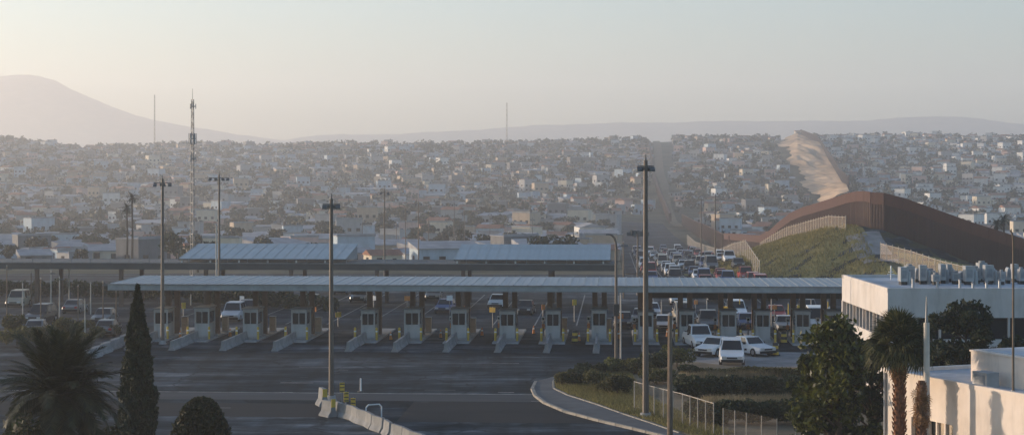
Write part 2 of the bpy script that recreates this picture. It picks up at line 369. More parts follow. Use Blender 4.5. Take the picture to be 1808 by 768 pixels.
# paved plaza, lanes and markings
drape('road', np.linspace(-95, 60, 60), np.arange(60, 262, 3.0), 0.02, 'asphalt')
drape('road', np.linspace(1.0, 19, 8), np.arange(262, 720, 4.0), 0.12, 'asphalt')
def strip(name, u0, u1, v0, v1, z, m):
    return sheet(name, [L(u0, v0), L(u1, v0), L(u1, v1), L(u0, v1)], z, m)
M['pavement_pale'] = mat('pale_pavement', (0.060, 0.063, 0.066), 0.85, 0.4, 0.25, stretch=(0.15, 1, 1))
M['pavement_dark'] = mat('dark_patch', (0.020, 0.019, 0.019), 0.8, 0.4, 0.2, stretch=(0.2, 1, 1))
strip('pavement_strip', -60, 1.5, 108.6, 112.0, 0.028, 'pavement_pale')
strip('pavement_patch', -13, 1.0, 99.5, 108.4, 0.024, 'pavement_dark')
strip('pavement_patch', -60, -17, 101.0, 107.0, 0.024, 'pavement_dark')
strip('stop_line', -60, 1.2, 112.15, 112.42, 0.032, 'paint')
for k in range(16):                                                # lane lines and worn marks beyond the booths
    u = -44.5 + 4.05 * k
    strip('lane_line', u, u + 0.14, 164, 206, 0.030, 'paint')
for k in range(5): drape('lane_line', [3.0 + 3.3 * k, 3.14 + 3.3 * k], np.arange(234, 430, 4.0), 0.16, 'paint')
for k in range(34):                                                # scuffed paint and patches on the open apron
    u, v, wd = R(-42, 8), R(100, 131), R(0.5, 2.4)
    strip('worn_marking', u, u + wd, v, v + R(0.1, 0.3), 0.029 + 0.0001 * k, 'pavement_pale' if k % 3 else 'paint')

# traffic island: kerb, sidewalk, planted ground
OUT = [(946, 676), (940, 688), (945, 700), (962, 713), (1000, 729), (1060, 745), (1120, 759), (1165, 770), (1215, 784), (1300, 806)]
INN = [(990, 664), (977, 676), (978, 689), (1003, 701), (1050, 716), (1100, 734), (1145, 749), (1200, 768), (1245, 782), (1330, 802)]
outp = [G(*p) for p in OUT]; inp = [G(*p) for p in INN]
mb = MB(); n = len(outp)
vs = [(p.x, p.y, 0.13) for p in outp] + [(p.x, p.y, 0.13) for p in inp] + [(p.x, p.y, 0.0) for p in outp]
mb.add(vs, [(k, k + 1, n + k + 1, n + k) for k in range(n - 1)] + [(2 * n + k, 2 * n + k + 1, k + 1, k) for k in range(n - 1)])
sw = tag(mb.build('sidewalk', 'sidewalk'), kind='structure')
def stones(path, parent, name, ln, wd, ht, z0=0.0):
    pts = sample_path([(p.x, p.y, 0) for p in path], ln)
    for a, b in zip(pts, pts[1:]):
        c = (a + b) / 2; d = b - a; m2 = MB().box((0, 0, ht / 2), (d.length - 0.05, wd, ht), top=(0.99, 0.8))
        m2.build(name, 'kerb', parent, loc=(c.x, c.y, z0), rz=math.atan2(d.y, d.x))
stones(outp, sw, 'kerb_stone', 1.6, 0.26, 0.17)
stones(inp[:8], sw, 'edging_stone', 1.6, 0.14, 0.05, 0.131)
ISL = INN + [(1420, 800), (1700, 790), (1900, 720), (1900, 660), (1500, 655), (1420, 652), (1300, 650), (1230, 642), (1170, 640), (1100, 643), (1050, 648), (1015, 656)]
isl = [G(*p) for p in ISL]
sheet('planted_ground', isl, 0.145, 'dirt')
lot = [G(*p) for p in [(1170, 641), (1230, 643), (1300, 651), (1420, 653), (1620, 656), (1640, 628), (1400, 622), (1200, 622)]]
sheet('dirt_path', lot, 0.034, 'gravel')
# gravel road on the crest of the mound
drape('gravel_road', np.linspace(48.6, 53.6, 14), np.linspace(234.5, 248.0, 24), 0.10, 'gravel', False)
# mound turf, following the ground
UX, VY = np.arange(26, 52.6, 1.6), np.arange(212, 384, 2.0)
drape('grassy_mound', UX, VY, 0.07, 'turf', False)
drape('grassy_mound', np.arange(53, 100, 1.6), np.arange(186, 242, 1.6), 0.07, 'turf', False)
# bare scar and patrol road on the far hill
def hill_drape(name, rows, lift, m, nc=60, rough=0.0):            # rows: (D, pxl, pxr)
    Ds = np.linspace(rows[0][0], rows[-1][0], 300); a = np.interp(Ds, [r[0] for r in rows], [r[1] for r in rows]); b = np.interp(Ds, [r[0] for r in rows], [r[2] for r in rows])
    T, D2 = np.meshgrid(np.linspace(0, 1, nc), Ds); A = a[:, None] + (b - a)[:, None] * T
    A = A + (6 * np.sin(D2 / 31) + 4 * np.sin(D2 / 13 + 1) + 3 * np.sin(D2 / 5.3)) * (1 - T) * (rough > 0)
    X = (A - CX) / F * D2; Z = terrain(X.ravel(), D2.ravel()).reshape(X.shape) + lift
    r3 = np.random.default_rng(4); S = 0
    if rough:
        for k in range(22):
            wl = 34 * 0.84 ** k + 3.5; an = r3.normal(0.5, 0.45); S = S + (wl / 40) ** 0.65 * np.sin((X * np.cos(an) + D2 * 0.35 * np.sin(an)) * 6.28 / wl + r3.uniform(0, 6.28))
        Z = Z + 5.0 * T * np.clip((1500 - D2) / 260, 0.12, 1)
        Z = Z + rough * np.abs(S) * 0.55 * np.sin(T * 3.1416) ** 0.6
    return tag(place(name, grid_mesh(name, X, D2, Z, m)), kind='structure')
hill_drape('bare_hillside', [(760, 1452, 1500), (900, 1428, 1488), (1050, 1408, 1470), (1250, 1384, 1442), (1380, 1376, 1426), (1470, 1390, 1418), (1500, 1402, 1416)], 2.2, 'scar', rough=0.75)
hill_drape('patrol_road', [(640, 1190, 1206), (800, 1170, 1185), (1000, 1160, 1174), (1250, 1155, 1169), (1500, 1152, 1164)], 1.2, 'dirt')

# ------------------------------------------------------------------ border fence of rusted bollards
def bollard_mesh(ln, h, step=0.34, wd=0.15):
    mb = MB(); n = max(2, int(ln / step))
    for k in range(n): mb.box((-ln / 2 + (k + 0.5) * ln / n, 0.05 * (k % 2), h / 2 - 0.25), (wd, wd, h + 0.5), m=0)
    mb.box((0, 0.02, 0.3), (ln, 0.07, 0.25))
    return mb
def build_fence(name, pts, h, step, label, plate_h=1.5, bol=0.23, group=None, wd=0.222):
    o = empty(name, tuple(pts[0]), 0, label, 'border fence', group); base = Vector(pts[0])
    q = sample_path(pts, step)
    for a, b in zip(q, q[1:]):
        d = b - a; ln = Vector((d.x, d.y, 0)).length; rz = math.atan2(d.y, d.x); sh = d.z / ln
        mb = bollard_mesh(ln, h, bol, wd); mb.v = [(x, y, z + sh * x) for x, y, z in mb.v]
        c = (a + b) / 2 - base
        pn = mb.build('bollard_panel', 'rust', o, loc=c, rz=rz)
        p2 = MB().box((0, -0.03, h - plate_h / 2 + 0.12), (ln - 0.03, 0.20, plate_h)); p2.v = [(x, y, z + sh * x) for x, y, z in p2.v]
        p2.build('climb_plate', 'rustplate', pn)
    return o
left_pts = [(x, y, tz(x, y) - 0.5) for x, y, _ in FENCE[1:13]]
right_pts = [(x, y, tz(x, y) - (0.5 if k == 0 else 0.2 if k == 1 else 0)) for k, (x, y, _) in enumerate(FENCE[12:])]
build_fence('border_fence', left_pts, 5.6, 3.0, 'rusty red bollard border fence climbing the left side of the grassy mound')
build_fence('border_fence', right_pts, 5.6, 3.0, 'tall dark brown bollard border fence running right from the mound crest', 1.7)
valley = [L(26.5, v) for v in (700, 640, 580, 520, 470, 430, 395)]; valley = [(p.x, p.y, tz(p.x, p.y)) for p in valley] + [(50, 392, tz(50, 392))]
build_fence('border_fence', valley, 4.6, 6.0, 'hazy reddish bollard border fence crossing the valley beside the car queue', 1.4, 0.5, wd=0.36)
def hillpts(l): return [(((x - CX) / F * D), D, tz((x - CX) / F * D, D) + 1.2) for x, D in l]
build_fence('border_fence', hillpts([(1140, 1495), (1148, 1250), (1153, 1000), (1162, 850), (1183, 705)]), 3.6, 16, 'faint far border fence going straight up the hill beside the patrol road', 0.8, 1.5, wd=1.1)
build_fence('border_fence', [(a, b, c + 0.6 + 4.8 * min(1, max(0.12, (1500 - b) / 260))) for a, b, c in hillpts([(1414, 1500), (1424, 1400), (1442, 1250), (1469, 1050), (1484, 930), (1498, 800)])], 5.0, 12, 'brown far border fence along the right edge of the bare hillside', 2.4, 1.1, wd=0.85)
# pale secondary fences
def mesh_fence(name, pts, h, step, label, m='palelink', pr=0.05, rail=True, cat='fence', postm='galv', overhang=0.25):
    o = empty(name, tuple(pts[0]), 0, label, cat); base = Vector(pts[0]); q = sample_path(pts, step)
    for k, a in enumerate(q):
        MB().cyl((0, 0, -0.2), (0, 0, h + overhang), pr, pr, 6).build('post', postm, o, loc=a - base)
    for a, b in zip(q, q[1:]):
        a2, b2 = a - base, b - base; mb = MB()
        mb.add([a2 + Vector((0, 0, 0.05)), b2 + Vector((0, 0, 0.05)), b2 + Vector((0, 0, h)), a2 + Vector((0, 0, h))], [(0, 1, 2, 3)]); mb.build('mesh_panel', m, o)
        if rail: MB().cyl(a2 + Vector((0, 0, h)), b2 + Vector((0, 0, h)), pr * 0.7, None, 5).build('top_rail', postm, o)
    return o
def onground(l, dz=0.0): return [(x, y, tz(x, y) + dz) for x, y in l]
M['palepost'] = mat('pale_posts', (0.46, 0.40, 0.33), 0.7, 0.3, 1)
mesh_fence('wire_fence', onground([(48.2, 330), (48.4, 312), (48.5, 300), (48.8, 275), (48.8, 262), (49.3, 251)]), 1.9, 2.2, 'pale wire fence in front of the red border fence on the mound', postm='palepost')
mesh_fence('wire_fence', onground([(x, y) for x, y, _ in FENCE2] + [(66, 192), (76, 180)]), 2.3, 1.4, 'long pale wire fence behind the roof units at right', postm='palepost')
mesh_fence('wire_fence', [(p.x, p.y, tz(p.x, p.y)) for p in (L(19.6, v) for v in (236, 262, 290, 330, 380, 430, 480))], 2.6, 3.6, 'pale fence along the right edge of the car queue', postm='palepost')

# ------------------------------------------------------------------ inspection canopy over the booths
VF, VB = 146.6, 157.4                              # canopy front and back along the lanes
U0, U1 = -44.5, 24.0
cz = 4.42
can = empty('inspection_canopy', L(U0, VF), -LA, 'long flat pale metal canopy spanning all the inspection booths', 'canopy')
LN = U1 - U0; DP = VB - VF
pw = 1.22; npan = int(LN / pw); pw = LN / npan
pm = MB(); pm.box((0, DP / 2, 0), (pw - 0.02, DP, 0.06)); pm.box((-pw / 2 + 0.06, DP / 2, 0.05), (0.08, DP, 0.05)); pm.box((0.06, DP / 2, 0.04), (0.05, DP, 0.03)); pm = pm.mesh('roof_panel', 'roofblue')
for k in range(npan):
    o = place('roof_panel', pm, can, ((k + 0.5) * pw, 0.12, 4.98 + R(-0.008, 0.008))); o.rotation_euler = (0.008, 0, 0)
MB().box((LN / 2, 0, cz + 0.30), (LN, 0.16, 0.56)).build('front_fascia', 'fascia', can)
MB().box((LN / 2, -0.06, cz + 0.57), (LN + 0.1, 0.30, 0.07)).build('gutter', 'galv', can)
MB().box((LN / 2, -0.02, cz + 0.06), (LN + 0.04, 0.18, 0.06)).build('drip_edge', 'galv', can)
MB().box((LN / 2, DP + 0.2, cz + 0.30), (LN, 0.16, 0.50)).build('rear_fascia', 'beam', can)
for x in (-0.06, LN + 0.06): MB().box((x, DP / 2 + 0.1, cz + 0.28), (0.12, DP + 0.3, 0.55)).build('end_fascia', 'fascia', can)
MB().box((LN / 2, DP / 2 + 0.1, cz + 0.12), (LN - 0.1, DP - 0.1, 0.06)).build('soffit', 'beam', can)
MB().box((LN - 10.4, DP - 1.2, cz - 0.55), (21, 0.35, 1.15)).build('valance', 'darksteel', can)
booth_px = [290, 362, 447, 532, 612, 653, 730, 812, 897, 977, 1058, 1140, 1212, 1285, 1345, 1415, 1470]
booth_u = []
vb = 149.9
for x in booth_px:                                  # intersect the view column with the booth line
    t = (x - CX) / F; v = vb
    u = (t * v * CA - v * SA) / (CA + t * SA); booth_u.append(u)
bu = [u for x, u in zip(booth_px, booth_u) if x != 612]
for u in bu:
    for du in (-0.42, 0.42):
        MB().box((0, 0, cz / 2), (0.46, 0.40, cz - 0.02)).build('column', 'column', can, loc=(u - U0 + du, vb + 3.0 - VF, 0))
    MB().box((0, 0, 0), (1.7, 2.2, 0.3), top=(1, 1)).build('column_head', 'darksteel', can, loc=(u - U0, vb + 3.0 - VF, cz - 0.16))
# small lane lights hung under the canopy edge
# ------------------------------------------------------------------ booths
def make_booth():
    b = empty('inspection_booth', (0, 0, 0))
    MB().box((0, 0, 0.075), (2.1, 3.0, 0.15)).build('plinth', 'concrete', b)
    MB().box((0, 0, 0.15 + 0.6), (1.72, 2.6, 1.2)).build('lower_wall', 'booth', b)
    for sx in (-1, 1):
        for sy in (-1, 1): MB().box((sx * 0.78, sy * 1.22, 1.90), (0.16, 0.16, 1.1)).build('corner_post', 'booth', b)
    MB().box((0, 0, 2.62), (1.74, 2.62, 0.34)).build('upper_wall', 'booth', b)
    MB().box((0, 0, 2.83), (2.0, 2.95, 0.09)).build('roof', 'boothtrim', b)
    for sx in (-0.36, 0.36):
        f = MB().box((sx, -1.26, 1.90), (0.60, 0.03, 1.06)).build('front_window', 'glass', b)
    MB().box((0, -1.28, 1.90), (0.08, 0.07, 1.1)).build('mullion', 'booth', b)
    MB().box((0, 1.26, 1.90), (1.4, 0.03, 1.06)).build('rear_window', 'glass', b)
    MB().box((-0.82, -0.4, 1.90), (0.03, 1.3, 1.06)).build('side_window', 'glass', b)
    MB().box((0.82, -0.4, 1.90), (0.03, 1.3, 1.06)).build('side_window', 'glass', b)
    d = MB().box((-0.875, 0.75, 1.15), (0.05, 0.8, 1.95)).build('door', 'boothtrim', b)
    MB().box((-0.92, 0.45, 1.15), (0.05, 0.05, 0.16)).build('handle', 'galv', d)
    return b
def make_island():
    i = MB(); i.box((0, 2.5, 0.07), (2.3, 13.0, 0.14), top=(0.97, 0.99)); return i.mesh('island', 'concrete')
isl_me = make_island()
proto_b = make_booth()
LEFTWARD = ['leftmost', 'second', 'third', 'fourth', 'fifth', 'sixth', 'seventh', 'eighth', 'ninth', 'tenth', 'eleventh', 'twelfth', 'thirteenth', 'fourteenth', 'fifteenth', 'sixteenth']
jersey_prof = [(-0.28, 0), (0.28, 0), (0.28, 0.08), (0.14, 0.30), (0.09, 0.82), (-0.09, 0.82), (-0.14, 0.30), (-0.28, 0.08)]
def jersey(ln):
    mb = MB().prism(jersey_prof, ln - 0.06); return mb.mesh('concrete_barrier', 'barrier')
jersey_me = jersey(4.6)
def make_bollard():
    b = empty('bollard', (0, 0, 0)); MB().cyl((0, 0, 0), (0, 0, 1.05), 0.10, 0.10, 10).build('post', 'yellow', b)
    MB().cyl((0, 0, 1.05), (0, 0, 1.10), 0.10, 0.05, 10).build('cap', 'yellow', b); MB().cyl((0, 0, 0.7), (0, 0, 0.82), 0.104, 0.104, 10).build('band', 'white', b); return b
def make_cabinet():
    b = empty('lane_cabinet', (0, 0, 0)); MB().box((0, 0, 0.06), (0.62, 0.7, 0.12)).build('base', 'concrete', b)
    MB().box((0, 0, 0.75), (0.52, 0.6, 1.26)).build('body', 'tan', b); MB().box((0, 0, 1.41), (0.6, 0.7, 0.06)).build('lid', 'boothtrim', b)
    MB().box((0, -0.31, 0.72), (0.42, 0.02, 1.0)).build('door', 'tan', b); return b
def make_reader():
    b = empty('reader_post', (0, 0, 0)); MB().cyl((0, 0, 0), (0, 0, 1.5), 0.06, 0.05, 8).build('post', 'galv', b)
    MB().box((0, -0.1, 1.55), (0.30, 0.32, 0.36)).build('camera_box', 'white', b); MB().box((0, -0.27, 1.55), (0.2, 0.02, 0.2)).build('lens', 'glass', b); MB().box((0, 0, 0.9), (0.24, 0.2, 0.4)).build('control_box', 'orange', b); return b
pb, pc, pr_ = make_bollard(), make_cabinet(), make_reader()
first = [True] * 4
def inst(proto, k, loc, rz, label, cat, group):
    o = proto if first[k] else copy_tree(proto); first[k] = False
    o.location = loc; o.rotation_euler = (0, 0, rz); return tag(o, label, cat, group)
for i, u in enumerate(bu):
    nm = LEFTWARD[i]
    from_l = 'leftmost' if i == 0 else nm + ' from the left'
    tag(place('booth_island', isl_me, None, L(u, vb), -LA), 'raised concrete island under the ' + (nm + ' booth' if i == 0 else nm + ' booth from the left'), 'traffic island', 'concrete booth islands')
    inst(proto_b, 0, L(u, vb, 0.14), -LA, 'pale grey inspection booth with dark windows, %s under the canopy' % from_l, 'booth', 'inspection booths').scale = (R(0.70, 0.80), 0.9, R(0.88, 0.95))
    for s in (-1, 1):
        inst(pb, 1, L(u + s * 0.95, vb - 2.4, 0.14), -LA, 'yellow bollard at the front %s corner of the %s booth%s' % ('left' if s < 0 else 'right', nm, '' if i == 0 else ' from the left'), 'bollard', 'yellow bollards by the booths')
    if i not in (4, 7): inst(pc, 2, L(u + 0.8, vb + 4.2 + 0.3 * (i % 3), 0.14), -LA, 'tan equipment cabinet behind the %s booth%s' % (nm, '' if i == 0 else ' from the left'), 'cabinet', 'lane cabinets')
    inst(pr_, 3, L(u - 0.98, vb + 2.2 + 0.5 * (i % 2), 0.14), -LA, 'slim reader post with orange box beside the %s booth%s' % (nm, '' if i == 0 else ' from the left'), 'reader', 'reader posts')
    if i < 11:
        for k in range(2):
            tag(place('concrete_barrier', jersey_me, None, L(u - 0.15 + R(-0.06, 0.06), vb - 4.3 - 4.65 * k), -LA + R(-0.01, 0.01)),
                'grey concrete barrier before the %s booth%s, %s in its row' % (nm, '' if i == 0 else ' from the left', ['nearer the booth', 'nearer the camera'][k]), 'barrier', 'lane barriers')
# white barrier wall at the left edge of the apron
for k in range(5):
    p = G(160, 634).lerp(G(228, 604), k / 4.0)
    tag(place('concrete_barrier', jersey_me, None, L(*unL(p.x, p.y)), -LA - 0.02), 'pale concrete barrier left of the cypress, %s from the near end' % ORD[k], 'barrier', 'left edge barriers')
# ------------------------------------------------------------------ second canopy with blue roofs
V2 = 185.0
def u_at(x, v): t = (x - CX) / F; return (t * v * CA - v * SA) / (CA + t * SA)
ua, ub_ = u_at(-260, V2), u_at(1085, V2)
c2 = empty('rear_canopy', L(ua, V2), -LA, 'long dark beam canopy crossing behind the booths', 'canopy')
L2 = ub_ - ua
MB().box((L2 / 2, 0, 4.45), (L2, 0.5, 0.62)).build('front_beam', 'beam', c2)
MB().box((L2 / 2, 4.2, 4.80), (L2, 8.6, 0.16)).build('deck', 'beam', c2)
MB().box((L2 / 2, -0.32, 4.86), (L2 + 0.1, 0.08, 0.10)).build('gutter', 'galv', c2)
MB().box((L2 / 2, 8.4, 4.45), (L2, 0.4, 0.60)).build('rear_beam', 'beam', c2)
k = 0
while k * 9.5 < L2:
    for y in (0.0, 8.2): MB().box((0, 0, 2.1), (0.4, 0.4, 4.2)).build('column', 'column', c2, loc=(2 + k * 9.5, y, 0))
    k += 1
MB().box((L2 / 2, 0.2, 5.28), (L2, 0.04, 0.05)).build('guard_rail', 'galv', c2)
for k in range(int(L2 / 2.2)): MB().box((0, 0, 5.08), (0.06, 0.06, 0.44)).build('rail_post', 'galv', c2, loc=(0.6 + k * 2.2, 0.2, 0))
def shed_roof(x0, x1, label):
    a, b = u_at(x0, V2 + 1), u_at(x1, V2 + 1); ln = b - a
    s = empty('raised_roof', L(a, V2 + 1, 4.9), -LA, label, 'roof'); n = max(4, int(ln / 1.1)); pw = ln / n
    me = MB(); me.add([(-pw / 2 + 0.015, -0.6, 0.42), (pw / 2 - 0.015, -0.6, 0.42), (pw / 2 - 0.015, 8.6, 1.72), (-pw / 2 + 0.015, 8.6, 1.72), (-pw / 2 + 0.015, -0.6, 0.36), (pw / 2 - 0.015, -0.6, 0.36), (pw / 2 - 0.015, 8.6, 1.66), (-pw / 2 + 0.015, 8.6, 1.66)],
                      [(0, 1, 2, 3), (7, 6, 5, 4), (0, 4, 5, 1), (1, 5, 6, 2), (2, 6, 7, 3), (3, 7, 4, 0)])
    me.add([(-pw / 2 - 0.02, -0.6, 0.47), (-pw / 2 + 0.05, -0.6, 0.47), (-pw / 2 + 0.05, 8.6, 1.77), (-pw / 2 - 0.02, 8.6, 1.77)], [(0, 1, 2, 3)])
    me = me.mesh('roof_sheet', 'shed')
    for k in range(n): place('roof_sheet', me, s, ((k + 0.5) * pw, 0, R(-0.006, 0.006)))
    MB().box((ln / 2, -0.62, 0.34), (ln + 0.1, 0.1, 0.14)).build('eave_beam', 'darksteel', s)
    for x in (0.1, ln - 0.1):
        g = MB(); g.add([(x, -0.5, 0.3), (x, 8.5, 0.02), (x, 8.5, 1.6)], [(0, 1, 2)]); g.build('gable', 'grey', s)
    for k in range(int(ln / 3.2) + 1): MB().box((0, 0, 0.17), (0.16, 0.16, 0.36)).build('post', 'white', s, loc=(0.3 + k * 3.2, -0.4, 0))
    for k in range(int(ln / 3.2) + 1): MB().box((0, 0, 0.8), (0.16, 0.16, 1.6)).build('post', 'white', s, loc=(0.3 + k * 3.2, 8.3, 0))
shed_roof(318, 612, 'pale blue metal roof, the left one behind the booth canopy')
shed_roof(803, 1078, 'pale blue metal roof, the right one behind the booth canopy')

# ------------------------------------------------------------------ poles and masts
def light_pole(x, D, ztop, r, label, heads=4, arm=1.3, zb=0.0, flag=False, m='pole', name='light_pole', wire=False, sag=0.0):
    X = (x - CX) / F * D; o = empty(name, (X, D, zb), R(-0.12, 0.12), label, 'light pole'); h = ztop - zb
    MB().cyl((0, 0, 0), (0, 0, h), r, r * 0.62, 10).build('pole', m, o, smooth=False)
    MB().cyl((0, 0, 0), (0, 0, 0.35), r * 2.0, r * 1.6, 10).build('base', 'concrete', o)
    MB().box((0, 0, h - 0.35), (arm * 2, 0.07, 0.07)).build('crossarm', 'lamp', o)
    n = heads // 2
    for s in (-1, 1):
        for k in range(n):
            xx = s * (arm - 0.12 - k * 0.55); a = MB(); a.box((0, 0, 0), (0.30, 0.26, 0.14)); a.v = [(px, py, pz + py * 0.5 - 0.18) for px, py, pz in a.v]
            hd = a.build('floodlight', 'lamp', o, loc=(xx, -0.12 if k % 2 == 0 else 0.12, h - 0.35), rz=0 if k % 2 == 0 else math.pi)
            MB().box((0, -0.02, -0.265), (0.24, 0.2, 0.02)).build('lens', 'lens', hd)
    MB().cyl((0, 0, h), (0, 0, h + 0.35), r * 0.3, r * 0.15, 6).build('finial', 'lamp', o)
    return o
light_pole(287, 146.2, 14.2, 0.17, 'tall light pole before the left end of the booth canopy', 4, 0.75)
light_pole(387, 178, 14.6, 0.15, 'tall light pole rising between the lattice mast and the left blue roof middle', 4, 1.05)
light_pole(585, 109.5, 13.0, 0.17, 'tall dark light pole at the head of the barrier row', 4, 0.55)
light_pole(1140, 101.5, 15.4, 0.20, 'tallest light pole, standing on the planted island', 4, 0.5)
light_pole(679, 225, 12.6, 0.13, 'slim light pole right of the left blue roof', 2, 0.6)
light_pole(739, 300, 9.9, 0.13, 'thin light pole between the two blue roofs, second from the left', 2, 0.6, zb=-1.6)
for i, (x, yt, D) in enumerate([(716, 368, 320), (757, 372, 340), (802, 358, 330), (820, 372, 400), (865, 376, 420), (640, 392, 360), (940, 385, 420), (700, 395, 380)]):
    X = (x - CX) / F * D
    light_pole(x, D, P(x, yt, D).z, 0.10, 'faint hazy light pole behind the rear canopy, %s of these by distance along the row' % ORD[i], 2, 0.5, zb=tz(X, D))
def thin_post(x, D, ytop, r, label, m='polepale', zb=None, group=None, head=True):
    X = (x - CX) / F * D; zb = tz(X, D) if zb is None else zb; z = P(x, ytop, D).z
    o = empty('utility_pole', (X, D, zb), R(-0.3, 0.3), label, 'pole', group); h = z - zb
    MB().cyl((0, 0, 0), (0, 0, h), r, r * 0.7, 8).build('pole', m, o)
    MB().cyl((0, 0, h - 0.02), (0, 0, h + 0.14), r * 0.9, r * 0.3, 8).build('cap', 'galv', o)
    if head: MB().box((0.22, 0, h - 0.3), (0.6, 0.16, 0.12)).build('lamp_arm', 'lamp', o)
    return o
thin_post(382, 172, 398, 0.10, 'pale slender pole just left of the tall pole at the left blue roof', head=False)
thin_post(337, 190, 520, 0.08, 'short pale post under the canopy near the lattice mast', head=False)
thin_post(1238, 300, 350, 0.11, 'left one of two tall thin poles before the hazy border fence', 'pole')
thin_post(1263, 290, 344, 0.13, 'right one of two tall thin poles before the hazy border fence', 'pole')
thin_post(1275, 270, 405, 0.08, 'short thin pole beside the queue fence, near the mound', 'pole')
thin_post(1101, 200, 428, 0.10, 'thin pole just right of the curved street lamp', 'pole', head=False)
thin_post(1183, 90.6, 556, 0.16, 'bare brown wooden pole beside the sidewalk fence', 'wood', zb=0.1, head=False)
thin_post(1096, 129, 520, 0.07, 'short pale pole beside the curved street lamp', 'polepale', zb=0.1, head=False)
# flat cluster of dark floodlights behind the curved lamp
o = empty('floodlight_mast', P(1126, 0, 205).xy.to_3d(), 0, 'mast with a dark cluster of floodlights right of the right blue roof', 'light mast')
zt = P(1126, 412, 205).z
MB().cyl((0, 0, 0), (0, 0, zt), 0.14, 0.09, 8).build('pole', 'pole', o)
MB().box((0, 0, zt - 0.25), (2.6, 0.12, 0.1)).build('crossarm', 'lamp', o)
for k in range(7): MB().box((-1.15 + 0.38 * k, -0.15, zt + (0.12 if k % 2 else -0.05)), (0.34, 0.34, 0.42 + 0.2 * (k % 3)), rz=R(-0.5, 0.5)).build('floodlight', 'lamp', o)
# curved street lamp
g = P(1088, 0, 128); o = empty('street_lamp', (g.x, 128, 0.1), 0, 'street lamp with curved top standing at the planted island tip', 'street lamp')
zt = P(1088, 415, 128).z - 0.1
pts = [(0, 0, 0), (0, 0, zt - 0.9), (-0.04, 0, zt - 0.5), (-0.15, 0, zt - 0.2), (-0.36, 0, zt), (-0.5, 0, zt + 0.04)]
MB().tube(pts, [0.13, 0.09, 0.085, 0.08, 0.07, 0.06], 8).build('pole', 'pole', o)
MB().box((-0.62, 0, zt + 0.04), (0.34, 0.22, 0.12), top=(0.8, 0.7)).build('lamp_head', 'lamp', o)
MB().tube([(0, 0, zt - 0.95), (0.35, 0, zt - 0.82), (0.6, 0, zt - 0.78)], 0.035, 6).build('bracket', 'lamp', o)
MB().box((0.62, 0, zt - 0.80), (0.62, 0.36, 0.16), top=(0.75, 0.7)).build('lamp_head', 'lamp', o)
MB().box((0, -0.16, 4.3), (0.4, 0.2, 0.9)).build('transformer_box', 'darksteel', o)
# lattice mast
def lattice(name, x, D, ztop, w0, w1, label, zb, seg=1.2, r=0.045, antennas=True):
    X = (x - CX) / F * D; o = empty(name, (X, D, zb), 0.3, label, 'mast'); h = ztop - zb
    cs = [(math.cos(a), math.sin(a)) for a in (0.5, 0.5 + 2.094, 0.5 + 4.189)]
    wid = lambda z: w0 + (w1 - w0) * z / h
    for cx, cy in cs: MB().cyl((cx * w0, cy * w0, 0), (cx * w1, cy * w1, h), r, r, 6).build('leg', 'galv', o)
    n = int(h / seg); mb = MB()
    for k in range(n):
        z0, z1 = k * h / n, (k + 1) * h / n
        for j in range(3):
            a, b = cs[j], cs[(j + 1) % 3]; wa, wb = wid(z0), wid(z1)
            mb.cyl((a[0] * wa, a[1] * wa, z0), (b[0] * wb, b[1] * wb, z1), r * 0.6, None, 4, caps=False); mb.cyl((a[0] * wb, a[1] * wb, z1), (b[0] * wb, b[1] * wb, z1), r * 0.6, None, 4, caps=False)
    mb.build('lattice_bracing', 'galv', o)
    if antennas:
        for (zz, rr, nn, hh) in ((h * 0.80, w1 + 0.28, 6, 1.3), (h * 0.70, w1 + 0.22, 3, 0.9), (h * 0.965, w1 + 0.22, 3, 0.6)):
            for k in range(nn):
                t = k * 2 * math.pi / nn; MB().box((0, 0, 0), (0.07, 0.15, hh)).build('antenna_panel', 'grey', o, loc=(rr * math.cos(t), rr * math.sin(t), zz), rz=t)
            MB().cyl((0, 0, zz - 0.05), (0, 0, zz + 0.05), rr * 0.9, rr * 0.9, 12).build('antenna_ring', 'galv', o)
    MB().cyl((0, 0, h), (0, 0, h + 1.3), 0.03, 0.02, 5).build('whip', 'galv', o)
    return o
lattice('lattice_mast', 340, 205, P(340, 176, 205).z, 0.30, 0.16, 'tall slim lattice mast with antennas behind the left blue roof', 0.0)
for x, yt, lab in ((273, 168, 'thin radio mast on the skyline left of the lattice mast'), (895, 182, 'thin radio mast on the skyline above the right blue roof')):
    D = 1480; X = (x - CX) / F * D; lattice('radio_mast', x, D, P(x, yt, D).z, 0.55, 0.35, lab, tz(X, D) - 1, 4.0, 0.16, False)

# ------------------------------------------------------------------ barrier row, markers at the apron
path = sample_path([tuple(p) for p in (G(590, 731), G(622, 741), G(660, 757), G(712, 781), G(760, 800))], 1.55)
jm = jersey(1.5)
for k, (a, b) in enumerate(zip(path, path[1:])):
    c = (a + b) / 2; d = b - a
    tag(place('concrete_barrier', jm, None, (c.x, c.y, 0.02), math.atan2(d.y, d.x) - math.pi / 2 + (0.10 if k % 2 else -0.10)), 'short pale concrete barrier, %s from the tall pole in the curved row' % ORD[k], 'barrier', 'curved barrier row')
for k, (x, y) in enumerate(((570, 716), (580, 735))):
    p = G(x, y); e = empty('end_terminal', (p.x, p.y, 0.02), 0.35 + 0.3 * k, ['upright concrete end block left of the tall dark pole', 'lower concrete end block at the foot of the tall dark pole'][k], 'barrier')
    MB().prism([(a * 1.3, b * (1.35 - 0.2 * k)) for a, b in jersey_prof], 1.1).build('block', 'barrier', e); MB().box((0, -0.56, 0.85), (0.3, 0.02, 0.5)).build('reflector', 'yellow', e)
